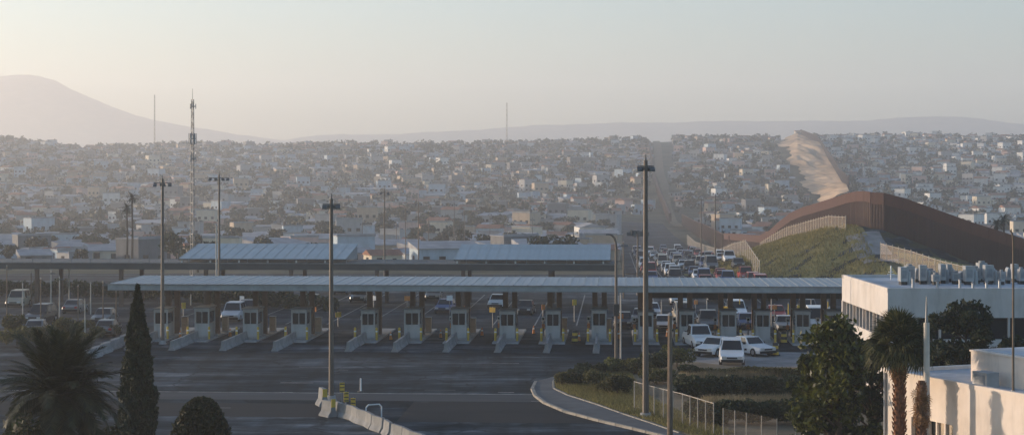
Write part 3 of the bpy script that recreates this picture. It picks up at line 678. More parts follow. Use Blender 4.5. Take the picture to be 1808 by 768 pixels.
def marker(x, y, h, label, sgn=True):
    p = G(x, y); e = empty('hazard_marker', (p.x, p.y, 0.02), R(-0.3, 0.3), label, 'sign')
    MB().box((0, 0, h / 2), (0.07, 0.07, h)).build('post', 'galv', e); MB().box((0, -0.05, h - 0.35), (0.30, 0.03, 0.6)).build('panel', 'yellow', e)
    for k in range(3): MB().box((0, -0.068, h - 0.58 + 0.22 * k), (0.28, 0.006, 0.06), ).build('stripe', 'darksteel', e)
marker(604, 716, 1.5, 'yellow hazard marker just right of the tall dark pole'); marker(611, 722, 1.1, 'low yellow hazard marker behind the barrier row head'); marker(624, 727, 0.9, 'yellow hazard marker farthest right behind the barrier row')
p = G(637, 692); e = empty('delineator', (p.x, p.y, 0.03), 0, 'small pale delineator post alone on the pale pavement strip', 'delineator'); MB().cyl((0, 0, 0), (0, 0, 0.06), 0.22, 0.2, 8).build('base', 'darksteel', e); MB().cyl((0, 0, 0.06), (0, 0, 0.9), 0.06, 0.05, 8).build('post', 'white', e)
p = G(660, 741); e = empty('pipe_rail', (p.x, p.y, 0.02), 0.5, 'bent white pipe rail behind the curved barrier row', 'rail'); MB().tube([(-0.5, 0, 0), (-0.5, 0, 0.75), (-0.35, 0, 0.9), (0.35, 0, 0.9), (0.5, 0, 0.75), (0.5, 0, 0)], 0.04, 6).build('pipe', 'white', e)
def drum(x, y, D, label):
    X = (x - CX) / F * D; e = empty('traffic_drum', (X, D, 0.03), 0, label, 'traffic drum')
    for k in range(4): MB().cyl((0, 0, 0.08 + 0.24 * k), (0, 0, 0.32 + 0.24 * k), 0.28 - 0.02 * k, 0.27 - 0.02 * k, 12).build('band', 'yellow' if k % 2 == 0 else 'darksteel', e)
    MB().cyl((0, 0, 0), (0, 0, 0.08), 0.4, 0.4, 10).build('base', 'rubber', e)
for x, y, lab in ((1015, 604, 'black and yellow drum in the lane between the last two full booths'), (1369, 628, 'black and yellow drum right of the parked white cars'), (1384, 606, 'black and yellow drum behind the right parking area')):
    drum(x, y, H * F / (y - HY), lab)

cone = empty('traffic_cone', (0, 0, 0)); MB().box((0, 0, 0.02), (0.38, 0.38, 0.04)).build('base', 'rubber', cone); MB().cyl((0, 0, 0.04), (0, 0, 0.75), 0.15, 0.03, 10).build('cone', 'orange', cone); MB().cyl((0, 0, 0.42), (0, 0, 0.55), 0.093, 0.074, 10).build('band', 'white', cone)
for i in range(11):
    o = cone if i == 0 else copy_tree(cone); o.location = L(bu[i] + 1.7 + 0.3 * (i % 3), vb - 1.0 + 2.2 * (i % 4), 0.022)
    tag(o, 'orange traffic cone right of the %s booth%s' % (LEFTWARD[i], '' if i == 0 else ' from the left'), 'traffic cone', 'cones by the booths')
# ------------------------------------------------------------------ vehicles
def car_parts(kind):
    """list of (name, MB, material) with the nose towards -Y"""
    S = {'sedan': (4.6, 1.80, 0.92, 1.45, (-0.75, -0.15, 1.05, 1.75)), 'suv': (4.8, 1.92, 1.05, 1.82, (-0.95, -0.35, 1.95, 2.25)),
         'pickup': (5.5, 1.95, 1.08, 1.85, (-1.0, -0.4, 0.75, 1.0)), 'van': (5.2, 1.98, 1.1, 2.15, (-1.7, -1.0, 2.3, 2.5))}[kind]
    ln, wd, belt, top, (a0, a1, b1, b0) = S; hl = ln / 2; hw = wd / 2; out = []
    mb = MB()
    st = [(-hl, 0.42, 0.66, 0.80), (-hl + 0.12, 0.30, 0.76, 0.93), (-hl + 0.6, 0.24, belt - 0.14, 1), (a0, 0.22, belt - 0.02, 1), (0, 0.22, belt, 1), (b0, 0.22, belt, 1),
          (hl - 0.5, 0.26, belt - (0.05 if kind == 'sedan' else 0), 1), (hl - 0.1, 0.32, belt - 0.12, 0.95), (hl, 0.45, belt - 0.22, 0.86)]
    n = len(st); vs = []
    for y, z0, z1, k in st:
        zm = (z0 + z1) / 2; vs += [(-hw * k * 0.93, y, z0), (-hw * k, y, zm), (-hw * k * 0.93, y, z1), (hw * k * 0.93, y, z1), (hw * k, y, zm), (hw * k * 0.93, y, z0)]
    fs = []
    for i in range(n - 1):
        for j in range(6): fs.append((i * 6 + j, i * 6 + (j + 1) % 6, i * 6 + 6 + (j + 1) % 6, i * 6 + 6 + j))
    fs += [tuple(range(6))[::-1], tuple(range(6 * n - 6, 6 * n))]
    mb.add(vs, fs)
    tw = hw * 0.74
    base = [(-hw * 0.92, a0, belt - 0.03), (hw * 0.92, a0, belt - 0.03), (hw * 0.92, b0, belt - 0.01), (-hw * 0.92, b0, belt - 0.01)]
    roof = [(-tw, a1, top), (tw, a1, top), (tw, b1, top), (-tw, b1, top)]
    mb.add(base + roof, [(4, 5, 6, 7), (0, 1, 5, 4), (1, 2, 6, 5), (2, 3, 7, 6), (3, 0, 4, 7)])
    if kind == 'pickup': mb.box((0, (b0 + hl) / 2 + 0.1, belt + 0.02), (wd * 0.78, hl - b0 - 0.5, 0.03), m=1)
    out.append(('body', mb, ['PAINT', 'rubber']))
    def pane(q, k0, k1, k2, k3, name):                            # inset quad pushed outwards
        q = [Vector(x) for x in q]; bl = lambda s, t: q[0].lerp(q[1], s).lerp(q[3].lerp(q[2], s), t); nrm = (q[1] - q[0]).cross(q[3] - q[0]).normalized() * 0.012
        m2 = MB(); m2.add([bl(k0, k2) + nrm, bl(k1, k2) + nrm, bl(k1, k3) + nrm, bl(k0, k3) + nrm], [(0, 1, 2, 3)]); out.append((name, m2, ['glass']))
    pane([base[0], base[1], roof[1], roof[0]], 0.05, 0.95, 0.08, 0.92, 'windshield'); pane([base[2], base[3], roof[3], roof[2]], 0.08, 0.92, 0.15, 0.85, 'rear_window')
    pane([base[1], base[2], roof[2], roof[1]], 0.08, 0.50, 0.12, 0.88, 'side_window'); pane([base[1], base[2], roof[2], roof[1]], 0.53, 0.93, 0.12, 0.88, 'side_window')
    pane([base[3], base[0], roof[0], roof[3]], 0.07, 0.47, 0.12, 0.88, 'side_window'); pane([base[3], base[0], roof[0], roof[3]], 0.50, 0.92, 0.12, 0.88, 'side_window')
    for sx in (-1, 1):
        for yy in (-hl * 0.62, hl * 0.62):
            m2 = MB().cyl((sx * (hw - 0.22), yy, 0.34), (sx * (hw + 0.01), yy, 0.34), 0.34, 0.34, 12); m2.cyl((sx * (hw + 0.005), yy, 0.34), (sx * (hw + 0.025), yy, 0.34), 0.2, 0.18, 8, 1); out.append(('wheel', m2, ['rubber', 'chrome']))
        out.append(('headlight', MB().box((sx * hw * 0.62, -hl + 0.03, 0.66), (0.34, 0.12, 0.15)), ['lens'])); out.append(('taillight', MB().box((sx * hw * 0.68, hl - 0.04, 0.74), (0.26, 0.12, 0.2)), ['redlens']))
        out.append(('mirror', MB().box((sx * (hw + 0.08), a0 + 0.35, belt + 0.06), (0.18, 0.1, 0.14)), ['rubber']))
    out.append(('front_bumper', MB().box((0, -hl + 0.0, 0.40), (wd * 0.86, 0.16, 0.2)), ['rubber'])); out.append(('rear_bumper', MB().box((0, hl - 0.02, 0.42), (wd * 0.86, 0.16, 0.2)), ['rubber'])); out.append(('grille', MB().box((0, -hl - 0.005, 0.62), (wd * 0.42, 0.05, 0.14)), ['darksteel']))
    return out
CARS = {}; _meshcache = {}
def car(kind, col, loc, rz, label, group, detail=True):
    key = (kind, detail)
    if key not in CARS: CARS[key] = car_parts(kind)
    parts = CARS[key]
    def getmesh(i, name, mb, mats):
        ck = (kind, i, col if 'PAINT' in mats else '')
        if ck not in _meshcache: _meshcache[ck] = mb.mesh(name, [M['c_' + col] if q == 'PAINT' else M[q] for q in mats])
        return _meshcache[ck]
    nm = {'sedan': 'car', 'suv': 'sport_utility_car', 'pickup': 'pickup_truck', 'van': 'van'}[kind]
    cat = {'sedan': 'car', 'suv': 'car', 'pickup': 'pickup truck', 'van': 'van'}[kind]
    if detail:
        o = empty(nm, loc, rz, label, cat, group)
        for i, (n_, mb, mats) in enumerate(parts): place(n_, getmesh(i, n_, mb, mats), o)
        return o
    ck = (kind, 'all', col)
    if ck not in _meshcache:
        big = MB(); names = ['PAINT', 'rubber', 'glass', 'chrome', 'lens', 'redlens', 'darksteel']
        for n_, mb, mats in parts:
            b = len(big.v); big.v += mb.v; big.f += [tuple(b + i for i in f) for f in mb.f]; big.mi += [names.index(mats[i]) for i in mb.mi]
        _meshcache[ck] = big.mesh(nm, [M['c_' + col] if q == 'PAINT' else M[q] for q in names])
    return tag(place(nm, _meshcache[ck], None, loc, rz), label, cat, group)
KIND = ['sedan', 'suv', 'sedan', 'pickup', 'suv', 'van', 'sedan']; COLS = ['white', 'silver', 'white', 'black', 'grey', 'white', 'red', 'silver', 'blue', 'beige', 'grey']
KN = {'sedan': 'sedan', 'suv': 'sport utility car', 'pickup': 'pickup truck', 'van': 'van'}
# the parked white cars on the right
p = G(1292, 641); car('suv', 'white', (p.x, p.y, 0.036), -0.12, 'white sport utility car parked nearest the planted island, nose to camera', 'parked white cars')
p = G(1326, 626); car('sedan', 'white', (p.x, p.y, 0.026), 0.5, 'white sedan parked right behind the nearest white car', 'parked white cars')
p = G(1262, 627); car('sedan', 'white', (p.x, p.y, 0.026), -0.55, 'white sedan parked left behind the nearest white car', 'parked white cars')
p = G(1234, 612); car('pickup', 'white', (p.x, p.y, 0.026), 0.1, 'white pickup truck standing before the right booths', 'parked white cars')
for k in range(14):
    u, v = -40 + 4.05 * (k % 12) + R(-0.6, 0.6) + 2.0, R(166, 214); p = L(u, v); kind = random.choice(['sedan', 'suv', 'sedan', 'pickup']); col = random.choice(['grey', 'black', 'silver', 'blue', 'white', 'grey'])
    if k not in (3, 8, 9): car(kind, col, (p.x, p.y, 0.026), -LA + R(-0.08, 0.08), '%s %s between the canopies, beyond booth gap %s from the left' % (col, KN[kind], ORD[k % 12] + (', back' if k > 11 else '')), 'cars beyond the booths')
for k in range(26):
    u, v = -42 + 2.5 * k + R(-0.5, 0.5), R(160, 178); p = L(u, v); e = empty('lane_sign', (p.x, p.y, 0.02), -LA + R(-0.6, 0.6), 'small %s lane sign on a post beyond the booths, %s from the left' % (['yellow', 'white', 'orange'][k % 3], (ORD + ['twenty-third', 'twenty-fourth', 'twenty-fifth', 'twenty-sixth'])[k]), 'sign', 'lane signs beyond the booths'); h = R(1.3, 2.4)
    MB().cyl((0, 0, 0), (0, 0, h), 0.045, None, 6).build('post', 'galv', e); MB().box((0, -0.06, h - 0.3), (R(0.35, 0.7), 0.03, R(0.4, 0.6))).build('panel', ['yellow', 'white', 'orange'][k % 3], e)
# queue of cars beyond the canopy
for lane in range(5):
    u = 4.7 + 3.3 * lane; v = 196 + R(0, 6) + (34 if lane < 2 else 0); k = 0
    while v < 430:
        p = L(u + R(-0.25, 0.25), v); kind = random.choice(KIND); col = random.choice(['silver', 'black', 'grey', 'white', 'red', 'grey', 'blue', 'beige', 'silver'])
        car(kind, col, (p.x, p.y, tz(p.x, p.y) + (0.13 if v > 262 else 0.03)), -LA + R(-0.03, 0.03), '%s %s waiting in queue lane %s from the left, %s from the front' % (col, KN[kind], ['first', 'second', 'third', 'fourth', 'fifth'][lane], ORD[k] if k < 22 else 'far'), 'cars in the border queue', v < 232)
        v += R(7, 19) * (1 + (v - 200) / 900); k += 1
        if k > 21: break
# cars at the right booths
for k, (x, y) in enumerate(((1172, 584), (1250, 582), (1318, 580), (1385, 585), (1440, 582), (1205, 566), (1300, 562), (1370, 565), (1425, 560), (1100, 578), (1150, 560))):
    p = G(x, y); kind = KIND[(k * 3) % 7]; col = COLS[(k * 4) % 11]
    car(kind, col, (p.x, p.y, 0.026), -LA + R(-0.05, 0.05), '%s %s at the right-hand booths, %s counted from the nearest' % (col, KN[kind], ORD[k]), 'cars at the right booths')
# a few vehicles in the left lot
k = 0
for row, y in enumerate((592, 570, 553, 541, 530)):
    x = 4 + 10 * row
    while x < 196 - 6 * row:
        if R(0, 1) < 0.33:
            p = G(x, y); kind = random.choice(['sedan', 'sedan', 'suv']); col = random.choice(['grey', 'silver', 'black', 'beige', 'blue'])
            car(kind, col, (p.x, p.y + R(-0.5, 0.5), 0.026), R(-0.12, 0.12) + (0 if row % 2 else math.pi), '%s %s parked in the left lot, row %s, %s from the left' % (col, KN[kind], ORD[row], ORD[k % 20]), 'cars parked in the left lot', row < 3); k += 1
        x += 3.2 * F / (H * F / (y - HY))
    k = 0

# ------------------------------------------------------------------ right-hand office building with roof units
def building_upper():
    X0, X1, Y0, Y1 = 24.35, 46.0, 110.0, 125.2
    b = empty('office_building', (X0, Y0, 0), 0, 'pale two-storey office building with units on its flat roof', 'building')
    wX, wY = X1 - X0, Y1 - Y0; cx, cy = wX / 2, wY / 2
    MB().box((cx, cy, 1.95), (wX, wY, 3.9)).build('lower_wall', 'cream2', b)
    MB().box((cx, cy, 6.13), (wX + 0.06, wY + 0.06, 1.66)).build('upper_wall', 'cream2', b)
    for c, d in (((cx, 0.12, 7.08), (wX + 0.1, 0.24, 0.26)), ((cx, wY - 0.12, 7.08), (wX + 0.1, 0.24, 0.26)), ((0.12, cy, 7.08), (0.24, wY - 0.5, 0.26)), ((wX - 0.12, cy, 7.08), (0.24, wY - 0.5, 0.26))):
        MB().box(c, d).build('parapet', 'cream2', b)
    MB().box((cx, cy, 6.99), (wX - 0.5, wY - 0.5, 0.06)).build('roof_deck', 'flatroof', b)
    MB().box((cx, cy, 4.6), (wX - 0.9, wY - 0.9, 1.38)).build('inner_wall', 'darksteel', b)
    n = 13
    for k in range(n):
        y = 0.3 + (k + 0.5) * (wY - 0.6) / n
        pn = MB().box((0.28, y, 4.6), (0.03, (wY - 0.6) / n - 0.1, 1.38)).build('window', 'glass', b)
        MB().box((0.14, y - (wY - 0.6) / n / 2, 4.6), (0.22, 0.11, 1.38)).build('mullion', 'cream2', b)
        if k % 3 == 0: MB().box((0.30, y, 4.95), (0.005, (wY - 0.6) / n - 0.2, 0.62)).build('blind', 'tan', pn).location.x = -0.045
    n = 14
    for k in range(n):
        x = 0.4 + (k + 0.5) * (wX - 0.8) / n
        MB().box((x, 0.28, 4.6), ((wX - 0.8) / n - 0.12, 0.03, 1.38)).build('window', 'glass', b); MB().box((x - (wX - 0.8) / n / 2, 0.14, 4.6), (0.12, 0.22, 1.38)).build('mullion', 'cream2', b)
    for (x, y) in ((0.1, 0.1), (0.1, wY - 0.1), (wX - 0.1, 0.1)): MB().box((x, y, 4.6), (0.3, 0.3, 1.4)).build('corner_pier', 'cream2', b)
building_upper()
def roof_unit(px, D, w_, h_, d_, label, style=0):
    z0 = 7.02; X = (px - CX) / F * D; o = empty('roof_unit', (X, D, z0), R(-0.05, 0.05), label, 'roof unit')
    MB().box((0, 0, 0.12), (w_ * 0.8, d_ * 0.8, 0.24)).build('curb', 'darksteel', o)
    if style == 2:
        n = 8; prof = [(w_ / 2 * math.cos(math.pi * k / n), 0.24 + h_ * 0.45 + h_ * 0.5 * math.sin(math.pi * k / n)) for k in range(n + 1)] + [(-w_ / 2, 0.24), (w_ / 2, 0.24)]
        MB().prism(prof, d_).build('housing', 'hvac', o)
    else: MB().box((0, 0, 0.24 + h_ / 2), (w_, d_, h_), top=(0.97, 0.97)).build('housing', 'hvac', o)
    MB().box((0.0, -d_ / 2 - 0.01, 0.24 + h_ * 0.5), (w_ * 0.6, 0.03, h_ * 0.55)).build('louvre', 'grey', o)
    if style == 0: MB().cyl((0, 0, 0.24 + h_), (0, 0, 0.24 + h_ + 0.14), min(w_, d_) * 0.36, None, 14).build('fan_shroud', 'grey', o)
    if style == 1: MB().tube([(w_ * 0.3, 0, 0.3 + h_ * 0.6), (w_ * 0.75, 0, 0.3 + h_ * 0.6), (w_ * 0.85, 0, 0)], 0.16, 8).build('duct', 'hvac', o)
ur = random.Random(5)
for i in range(19):                                               # many small units of unlike shapes, left to right
    px = 1594 + 11.6 * i; D = 116.5 + 3.0 * ((i * 7) % 5) / 4
    roof_unit(px, D, ur.uniform(0.28, 0.62) * (1.7 if i in (4, 12) else 1), ur.uniform(0.45, 1.15), ur.uniform(0.5, 1.0), 'grey metal roof unit on the office building, %s from the left' % ORD[i], (1, 0, 2, 1, 0, 0, 1)[i % 7])
for i, (px, D, h) in enumerate(((1612, 113.5, 0.6), (1655, 113, 0.45), (1695, 113.2, 0.55), (1742, 112.8, 0.4), (1718, 112.6, 0.35), (1765, 113, 0.5))):
    X = (px - CX) / F * D; o = empty('vent_pipe', (X, D, 7.02), 0, 'short vent pipe at the front of the office roof, %s from the left' % ['first', 'second', 'fourth', 'sixth', 'fifth', 'seventh'][i] if i != 2 else 'short vent pipe at the front of the office roof, third from the left', 'vent')
    MB().cyl((0, 0, 0), (0, 0, h), 0.09, None, 8).build('pipe', 'hvac', o); MB().cyl((0, 0, h), (0, 0, h + 0.1), 0.17, 0.05, 8).build('cowl', 'galv', o)
X = (1573 - CX) / F * 122; o = empty('antenna', (X, 122, 7.02), 0, 'small whitish antenna at the back left of the office roof', 'antenna'); MB().cyl((0, 0, 0), (0, 0, 1.0), 0.04, None, 6).build('stem', 'white', o)
for k in range(4): MB().box((0, 0, 0.4 + 0.17 * k), (0.5 - 0.08 * k, 0.05, 0.05), rz=0.5 * k).build('element', 'white', o)

# near building at the lower right
wd_ = Vector((0.39, -0.92, 0)).normalized(); nn_ = Vector((-wd_.y, wd_.x, 0)); A = Vector((18.2, 83.0, 0)); BR = math.atan2(nn_.y, nn_.x)
nb = empty('stucco_building', tuple(A), BR, 'sunlit cream stucco building in the lower right corner', 'building')   # local x = inwards, local y = away from camera
LB, DB = 16.0, 13.0
def nbx(x0, x1, t0, t1, z0, z1, name, m, parent=None):
    return MB().box(((x0 + x1) / 2, -(t0 + t1) / 2, (z0 + z1) / 2), (x1 - x0, t1 - t0, z1 - z0)).build(name, m, parent or nb)
nbx(0, DB, 0, LB, 0, 1.35, 'lower_wall', 'cream'); nbx(0, DB, 0, LB, 3.02, 4.85, 'upper_wall', 'cream')
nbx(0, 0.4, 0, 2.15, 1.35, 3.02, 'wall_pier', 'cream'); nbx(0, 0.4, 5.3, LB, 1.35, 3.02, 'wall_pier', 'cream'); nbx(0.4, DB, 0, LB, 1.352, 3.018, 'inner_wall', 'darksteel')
for k in range(5):
    nbx(0.22, 0.26, 2.17 + 0.625 * k, 2.72 + 0.625 * k, 1.37, 3.0, 'window', 'glass')
    if k: nbx(0.06, 0.3, 2.08 + 0.625 * k, 2.18 + 0.625 * k, 1.35, 3.02, 'mullion', 'cream')
    if k > 2: nbx(0.19, 0.215, 2.2 + 0.625 * k, 2.66 + 0.625 * k, 1.5, 3.0, 'blind', 'tan')
nbx(-0.04, 0.22, -0.04, LB, 4.85, 5.06, 'parapet', 'cream'); nbx(0.22, DB, -0.04, 0.22, 4.85, 5.06, 'parapet', 'cream')
nbx(0.22, DB, 0.22, LB, 4.85, 4.90, 'roof_deck', 'flatroof')
MB().cyl((-0.08, -0.12, 0), (-0.08, -0.12, 4.9), 0.06, None, 8).build('downpipe', 'hvac', nb)
# roof-top penthouse
q = Vector((21.5, 79.6, 0)) - A; ix, it = q.dot(nn_), q.dot(wd_)
nbx(ix, ix + 7, it, it + 4.6, 4.9, 6.28, 'penthouse_wall', 'cream'); nbx(ix - 0.05, ix + 7.05, it - 0.05, it + 4.65, 6.28, 6.36, 'penthouse_cap', 'cream'); nbx(ix + 0.2, ix + 6.8, it + 0.2, it + 4.4, 6.36, 6.39, 'penthouse_roof', 'flatroof')
nbx(ix + 1.2, ix + 5, it + 4.6, it + 4.66, 5.0, 6.0, 'penthouse_vent', 'grey')
def on_nb(x, t, z): return A + nn_ * x + wd_ * t + Vector((0, 0, z))
c = on_nb(ix - 0.9, it + 2.2, 4.9)
o = empty('roof_unit', tuple(c), BR, 'low grey unit beside the penthouse on the stucco building', 'roof unit'); MB().box((0, 0, 0.35), (0.7, 1.0, 0.7)).build('housing', 'hvac', o); MB().box((-0.36, 0, 0.35), (0.02, 0.7, 0.45)).build('louvre', 'grey', o)
# slim pole with gooseneck on the roof
g = P(1789, 0, 74.6); o = empty('roof_pole', (g.x, 74.6, 4.9), 0, 'slim rusty pole with bent top standing on the stucco building roof', 'pole')
MB().tube([(0, 0, 0), (0, 0, 6.7), (-0.03, 0, 7.0), (-0.12, 0, 7.2)], [0.055, 0.045, 0.04, 0.04], 8).build('pole', 'wood', o); MB().cyl((0, 0, 0), (0, 0, 0.2), 0.12, 0.1, 8).build('base', 'galv', o)
# thick pale pole in front of the wall
g = P(1636, 0, 77.5); o = empty('flag_pole', (g.x, 77.5, 0), 0, 'thick pale grey pole with pointed top before the stucco building', 'pole')
MB().cyl((0, 0, 0), (0, 0, 7.8), 0.17, 0.13, 12).build('pole', 'polepale', o, smooth=False); MB().cyl((0, 0, 7.8), (0, 0, 9.0), 0.07, 0.02, 8).build('spike', 'galv', o)

# ------------------------------------------------------------------ chain-link fence by the sidewalk
mesh_fence('chain_link_fence', [(G(x, y).x, G(x, y).y, 0.12) for x, y in ((1120, 727), (1155, 738), (1205, 752), (1260, 771))], 1.75, 1.15, 'chain link fence with top rail between the sidewalk and the dark hedges', 'link', 0.03, True, overhang=0.05, postm='palepost')
mesh_fence('chain_link_fence', [(G(x, y).x, G(x, y).y, 0.12) for x, y in ((1277, 779), (1318, 788), (1372, 800), (1440, 806))], 1.7, 1.35, 'lower chain link fence with leaning posts right of the first fence', 'link', 0.03, False, overhang=0.0, postm='palepost')

# ------------------------------------------------------------------ trees, palms and shrubs
def foliage(name, pts, size, m, parent, aspect=0.5, up=0.0):
    v, f = leaves(pts, size, aspect, up); return place(name, np_mesh(name, v, f, m), parent)
# cypress
X = (243 - CX) / F * 85; o = empty('cypress_tree', (X, 85, 0), 0, 'tall narrow dark cypress before the left booths', 'tree')
MB().cyl((0, 0, 0), (0, 0, 7.5), 0.16, 0.03, 8).build('trunk', 'trunk', o)
n = 26000; z = rng.uniform(0.25, 9.0, n); t = z / 9.0
rr = np.interp(t, [0, 0.1, 0.3, 0.55, 0.75, 0.9, 1.0], [0.70, 0.90, 0.88, 0.70, 0.45, 0.20, 0.02]) * (1 + 0.10 * np.sin(z * 3.1) * np.sin(z * 1.3))
a = rng.uniform(0, 2 * np.pi, n); lump = 1 + 0.13 * np.sin(a * 5 + z * 2.2) + 0.08 * np.sin(a * 9 - z * 5)
r = rr * lump * np.sqrt(rng.uniform(0.35, 1.05, n))
foliage('crown', np.stack([r * np.cos(a), r * np.sin(a), z], 1), 0.12, 'cypress', o, 0.38, 1.5)
# rounded conical shrub
X = (355 - CX) / F * 80; o = empty('conical_shrub', (X, 80, 0), 0, 'dark rounded clipped tree right of the cypress at the bottom edge', 'tree')
MB().cyl((0, 0, 0), (0, 0, 2.4), 0.12, 0.05, 8).build('trunk', 'trunk', o)
n = 17000; z = rng.uniform(0.3, 4.05, n); rr = np.interp(z, [0, 0.6, 1.8, 2.6, 3.2, 3.7, 3.95, 4.1], [0.9, 1.25, 1.32, 1.24, 1.04, 0.74, 0.48, 0.08])
a = rng.uniform(0, 2 * np.pi, n); r = rr * (1 + 0.08 * np.sin(a * 6 + z * 3) + 0.06 * np.sin(a * 11 - z * 7)) * np.sqrt(rng.uniform(0.4, 1.05, n))
foliage('crown', np.stack([r * np.cos(a), r * np.sin(a), z], 1), 0.085, 'leafdark', o, 0.5, 0.8)
# feather palm
def frond_mesh(ln, droop, seed):
    r_ = random.Random(seed); n = 34; pts = []; x = 0; z = 0; ang = rad(8)
    for k in range(n + 1):
        pts.append(Vector((x, 0, z))); ang -= droop / n * (0.4 + 1.2 * k / n); x += ln / n * math.cos(ang); z += ln / n * math.sin(ang)
    mb = MB(); mb.tube(pts[::3] + [pts[-1]], [0.035 * (1 - 0.8 * k / (len(pts[::3]))) for k in range(len(pts[::3]) + 1)], 4)
    for k in range(4, n + 1):
        s = k / n; l_ = (0.58 * math.sin(math.pi * (0.12 + 0.80 * s)) + 0.12) * r_.uniform(0.85, 1.15); d = (pts[min(k + 1, n)] - pts[k - 1]).normalized()
        for sg in (-1, 1):
            for rep in range(2):
                base = pts[k] - d * (0.5 * rep * ln / n); dirv = (d * (0.55 + 0.6 * s) + Vector((0, sg * 1.0, 0.25 - 0.5 * r_.random()))).normalized(); tip = base + dirv * l_ + Vector((0, 0, -0.12 * l_)); wv = d * 0.030
                mb.add([base - wv, base + wv, base.lerp(tip, 0.6) + wv, tip], [(0, 1, 2, 3)])
    return mb.mesh('frond', 'palmleaf')
fm = [frond_mesh(3.3, rad(dr), k) for k, dr in enumerate((35, 55, 80, 105))]
X = (105 - CX) / F * 76; zc = P(105, 700, 76).z
o = empty('feather_palm', (X, 76, 0), 0, 'large dark feather palm in the lower left corner', 'palm')
MB().cyl((0, 0, 0), (0, 0, zc - 0.1), 0.34, 0.26, 12).build('trunk', 'trunk', o); MB().cyl((0, 0, zc - 0.7), (0, 0, zc + 0.15), 0.30, 0.42, 12).build('crown_base', 'trunk', o)
for k in range(96):
    el = rad(84 - 112 * ((k + R(0, 1)) / 96) ** 0.9); fr = place('frond', fm[min(3, int(k / 96 * 4))], o, (0, 0, zc)); fr.rotation_euler = Matrix.Rotation(k * 2.39996, 3, 'Z').to_euler()
    fr.rotation_euler = (Matrix.Rotation(k * 2.39996 + R(-0.2, 0.2), 3, 'Z') @ Matrix.Rotation(-el, 3, 'Y') @ Matrix.Rotation(R(-0.4, 0.4), 3, 'X')).to_euler(); s = R(0.85, 1.08); fr.scale = (s, s, s)
# fan palm
def fan_mesh(rad_, pet, nseg, droop, m, name):
    mb = MB(); mb.tube([Vector((0, 0, 0)), Vector((pet * 0.5, 0, 0.04)), Vector((pet, 0, 0))], 0.018, 4); h = Vector((pet, 0, 0))
    for k in range(nseg):
        a = rad(-125 + 250 * k / (nseg - 1)); d = Vector((math.cos(a), math.sin(a), 0)); s = Vector((-d.y, d.x, 0)) * 0.030; ln = rad_ * (0.75 + 0.25 * math.cos(a * 0.6)) * R(0.9, 1.08)
        mid = h + d * ln * 0.62 + Vector((0, 0, 0.05)); tip = h + d * ln + Vector((0, 0, -droop * ln))
        mb.add([h, mid - s, tip, mid + s], [(0, 1, 2, 3)])
    return mb.mesh(name, m)
M['fanleaf'] = leafmat('fan_leaves', (0.022, 0.030, 0.010), (0.10, 0.095, 0.03), 0.4)  # lighter copy of the palm leaves, warm sunlight put into the colour
fl = [fan_mesh(0.66, 0.75, 26, d, 'fanleaf', 'fan_leaf') for d in (0.10, 0.3, 0.5)]; dl = [fan_mesh(0.55, 0.5, 14, d, 'dead', 'dead_leaf') for d in (0.5, 0.8)]
def fan_palm(px, D, zc, label, r0=0.24, live=46, dead=60, skirt=1.6, crown=1.0):
    X = (px - CX) / F * D; o = empty('fan_palm', (X, D, 0), R(0, 3), label, 'palm')
    mb = MB(); zz = np.arange(0, zc, 0.12)
    for k in range(len(zz) - 1):
        rk = r0 * (1.15 - 0.25 * zz[k] / zc) * (1.0 + 0.10 * (k % 2)); mb.cyl((0, 0, zz[k]), (0, 0, zz[k] + 0.13), rk, rk * 0.94, 10, caps=False)
    mb.build('trunk', 'palmtrunk', o)
    nb_ = int(zc / 0.16); me = MB().box((0, 0, 0.07), (0.09, 0.05, 0.2), top=(0.4, 0.6)).mesh('leaf_boot', 'palmtrunk')
    for k in range(nb_ * 5):
        z_ = k / (nb_ * 5) * (zc - 0.2); a = k * 2.39996; rk = r0 * (1.15 - 0.25 * z_ / zc) * 1.05
        b = place('leaf_boot', me, o, (rk * math.cos(a), rk * math.sin(a), z_)); b.rotation_euler = (Matrix.Rotation(a, 3, 'Z') @ Matrix.Rotation(0.45, 3, 'Y')).to_euler()
    for k in range(live):
        el = rad(85 - 120 * (k + R(0, 1)) / live); l_ = place('fan_leaf', fl[min(2, int(3 * k / live))], o, (0, 0, zc)); s = R(0.9, 1.12) * crown; l_.scale = (s, s, s)
        l_.rotation_euler = (Matrix.Rotation(k * 2.39996, 3, 'Z') @ Matrix.Rotation(-el, 3, 'Y') @ Matrix.Rotation(R(-0.6, 0.6), 3, 'X')).to_euler()
    for k in range(dead):
        el = rad(-R(66, 88)); l_ = place('dead_leaf', dl[k % 2], o, (0, 0, zc - 0.1 - skirt * (k / dead))); s = R(0.5, 0.85); l_.scale = (s, s, s)
        a = k * 2.39996; l_.location.x = 0.12 * math.cos(a); l_.location.y = 0.12 * math.sin(a)
        l_.rotation_euler = (Matrix.Rotation(a, 3, 'Z') @ Matrix.Rotation(-el, 3, 'Y') @ Matrix.Rotation(R(-1, 1), 3, 'X')).to_euler()
fan_palm(1588, 79, P(1588, 612, 79).z, 'fan palm with shaggy brown skirt at the corner of the stucco building', 0.25, 84, 40, 0.9, 1.25)
fan_palm(1627, 76.4, P(1627, 668, 76.4).z, 'slim shaggy palm trunk behind the thick pale pole', 0.16, 0, 34, 1.6)
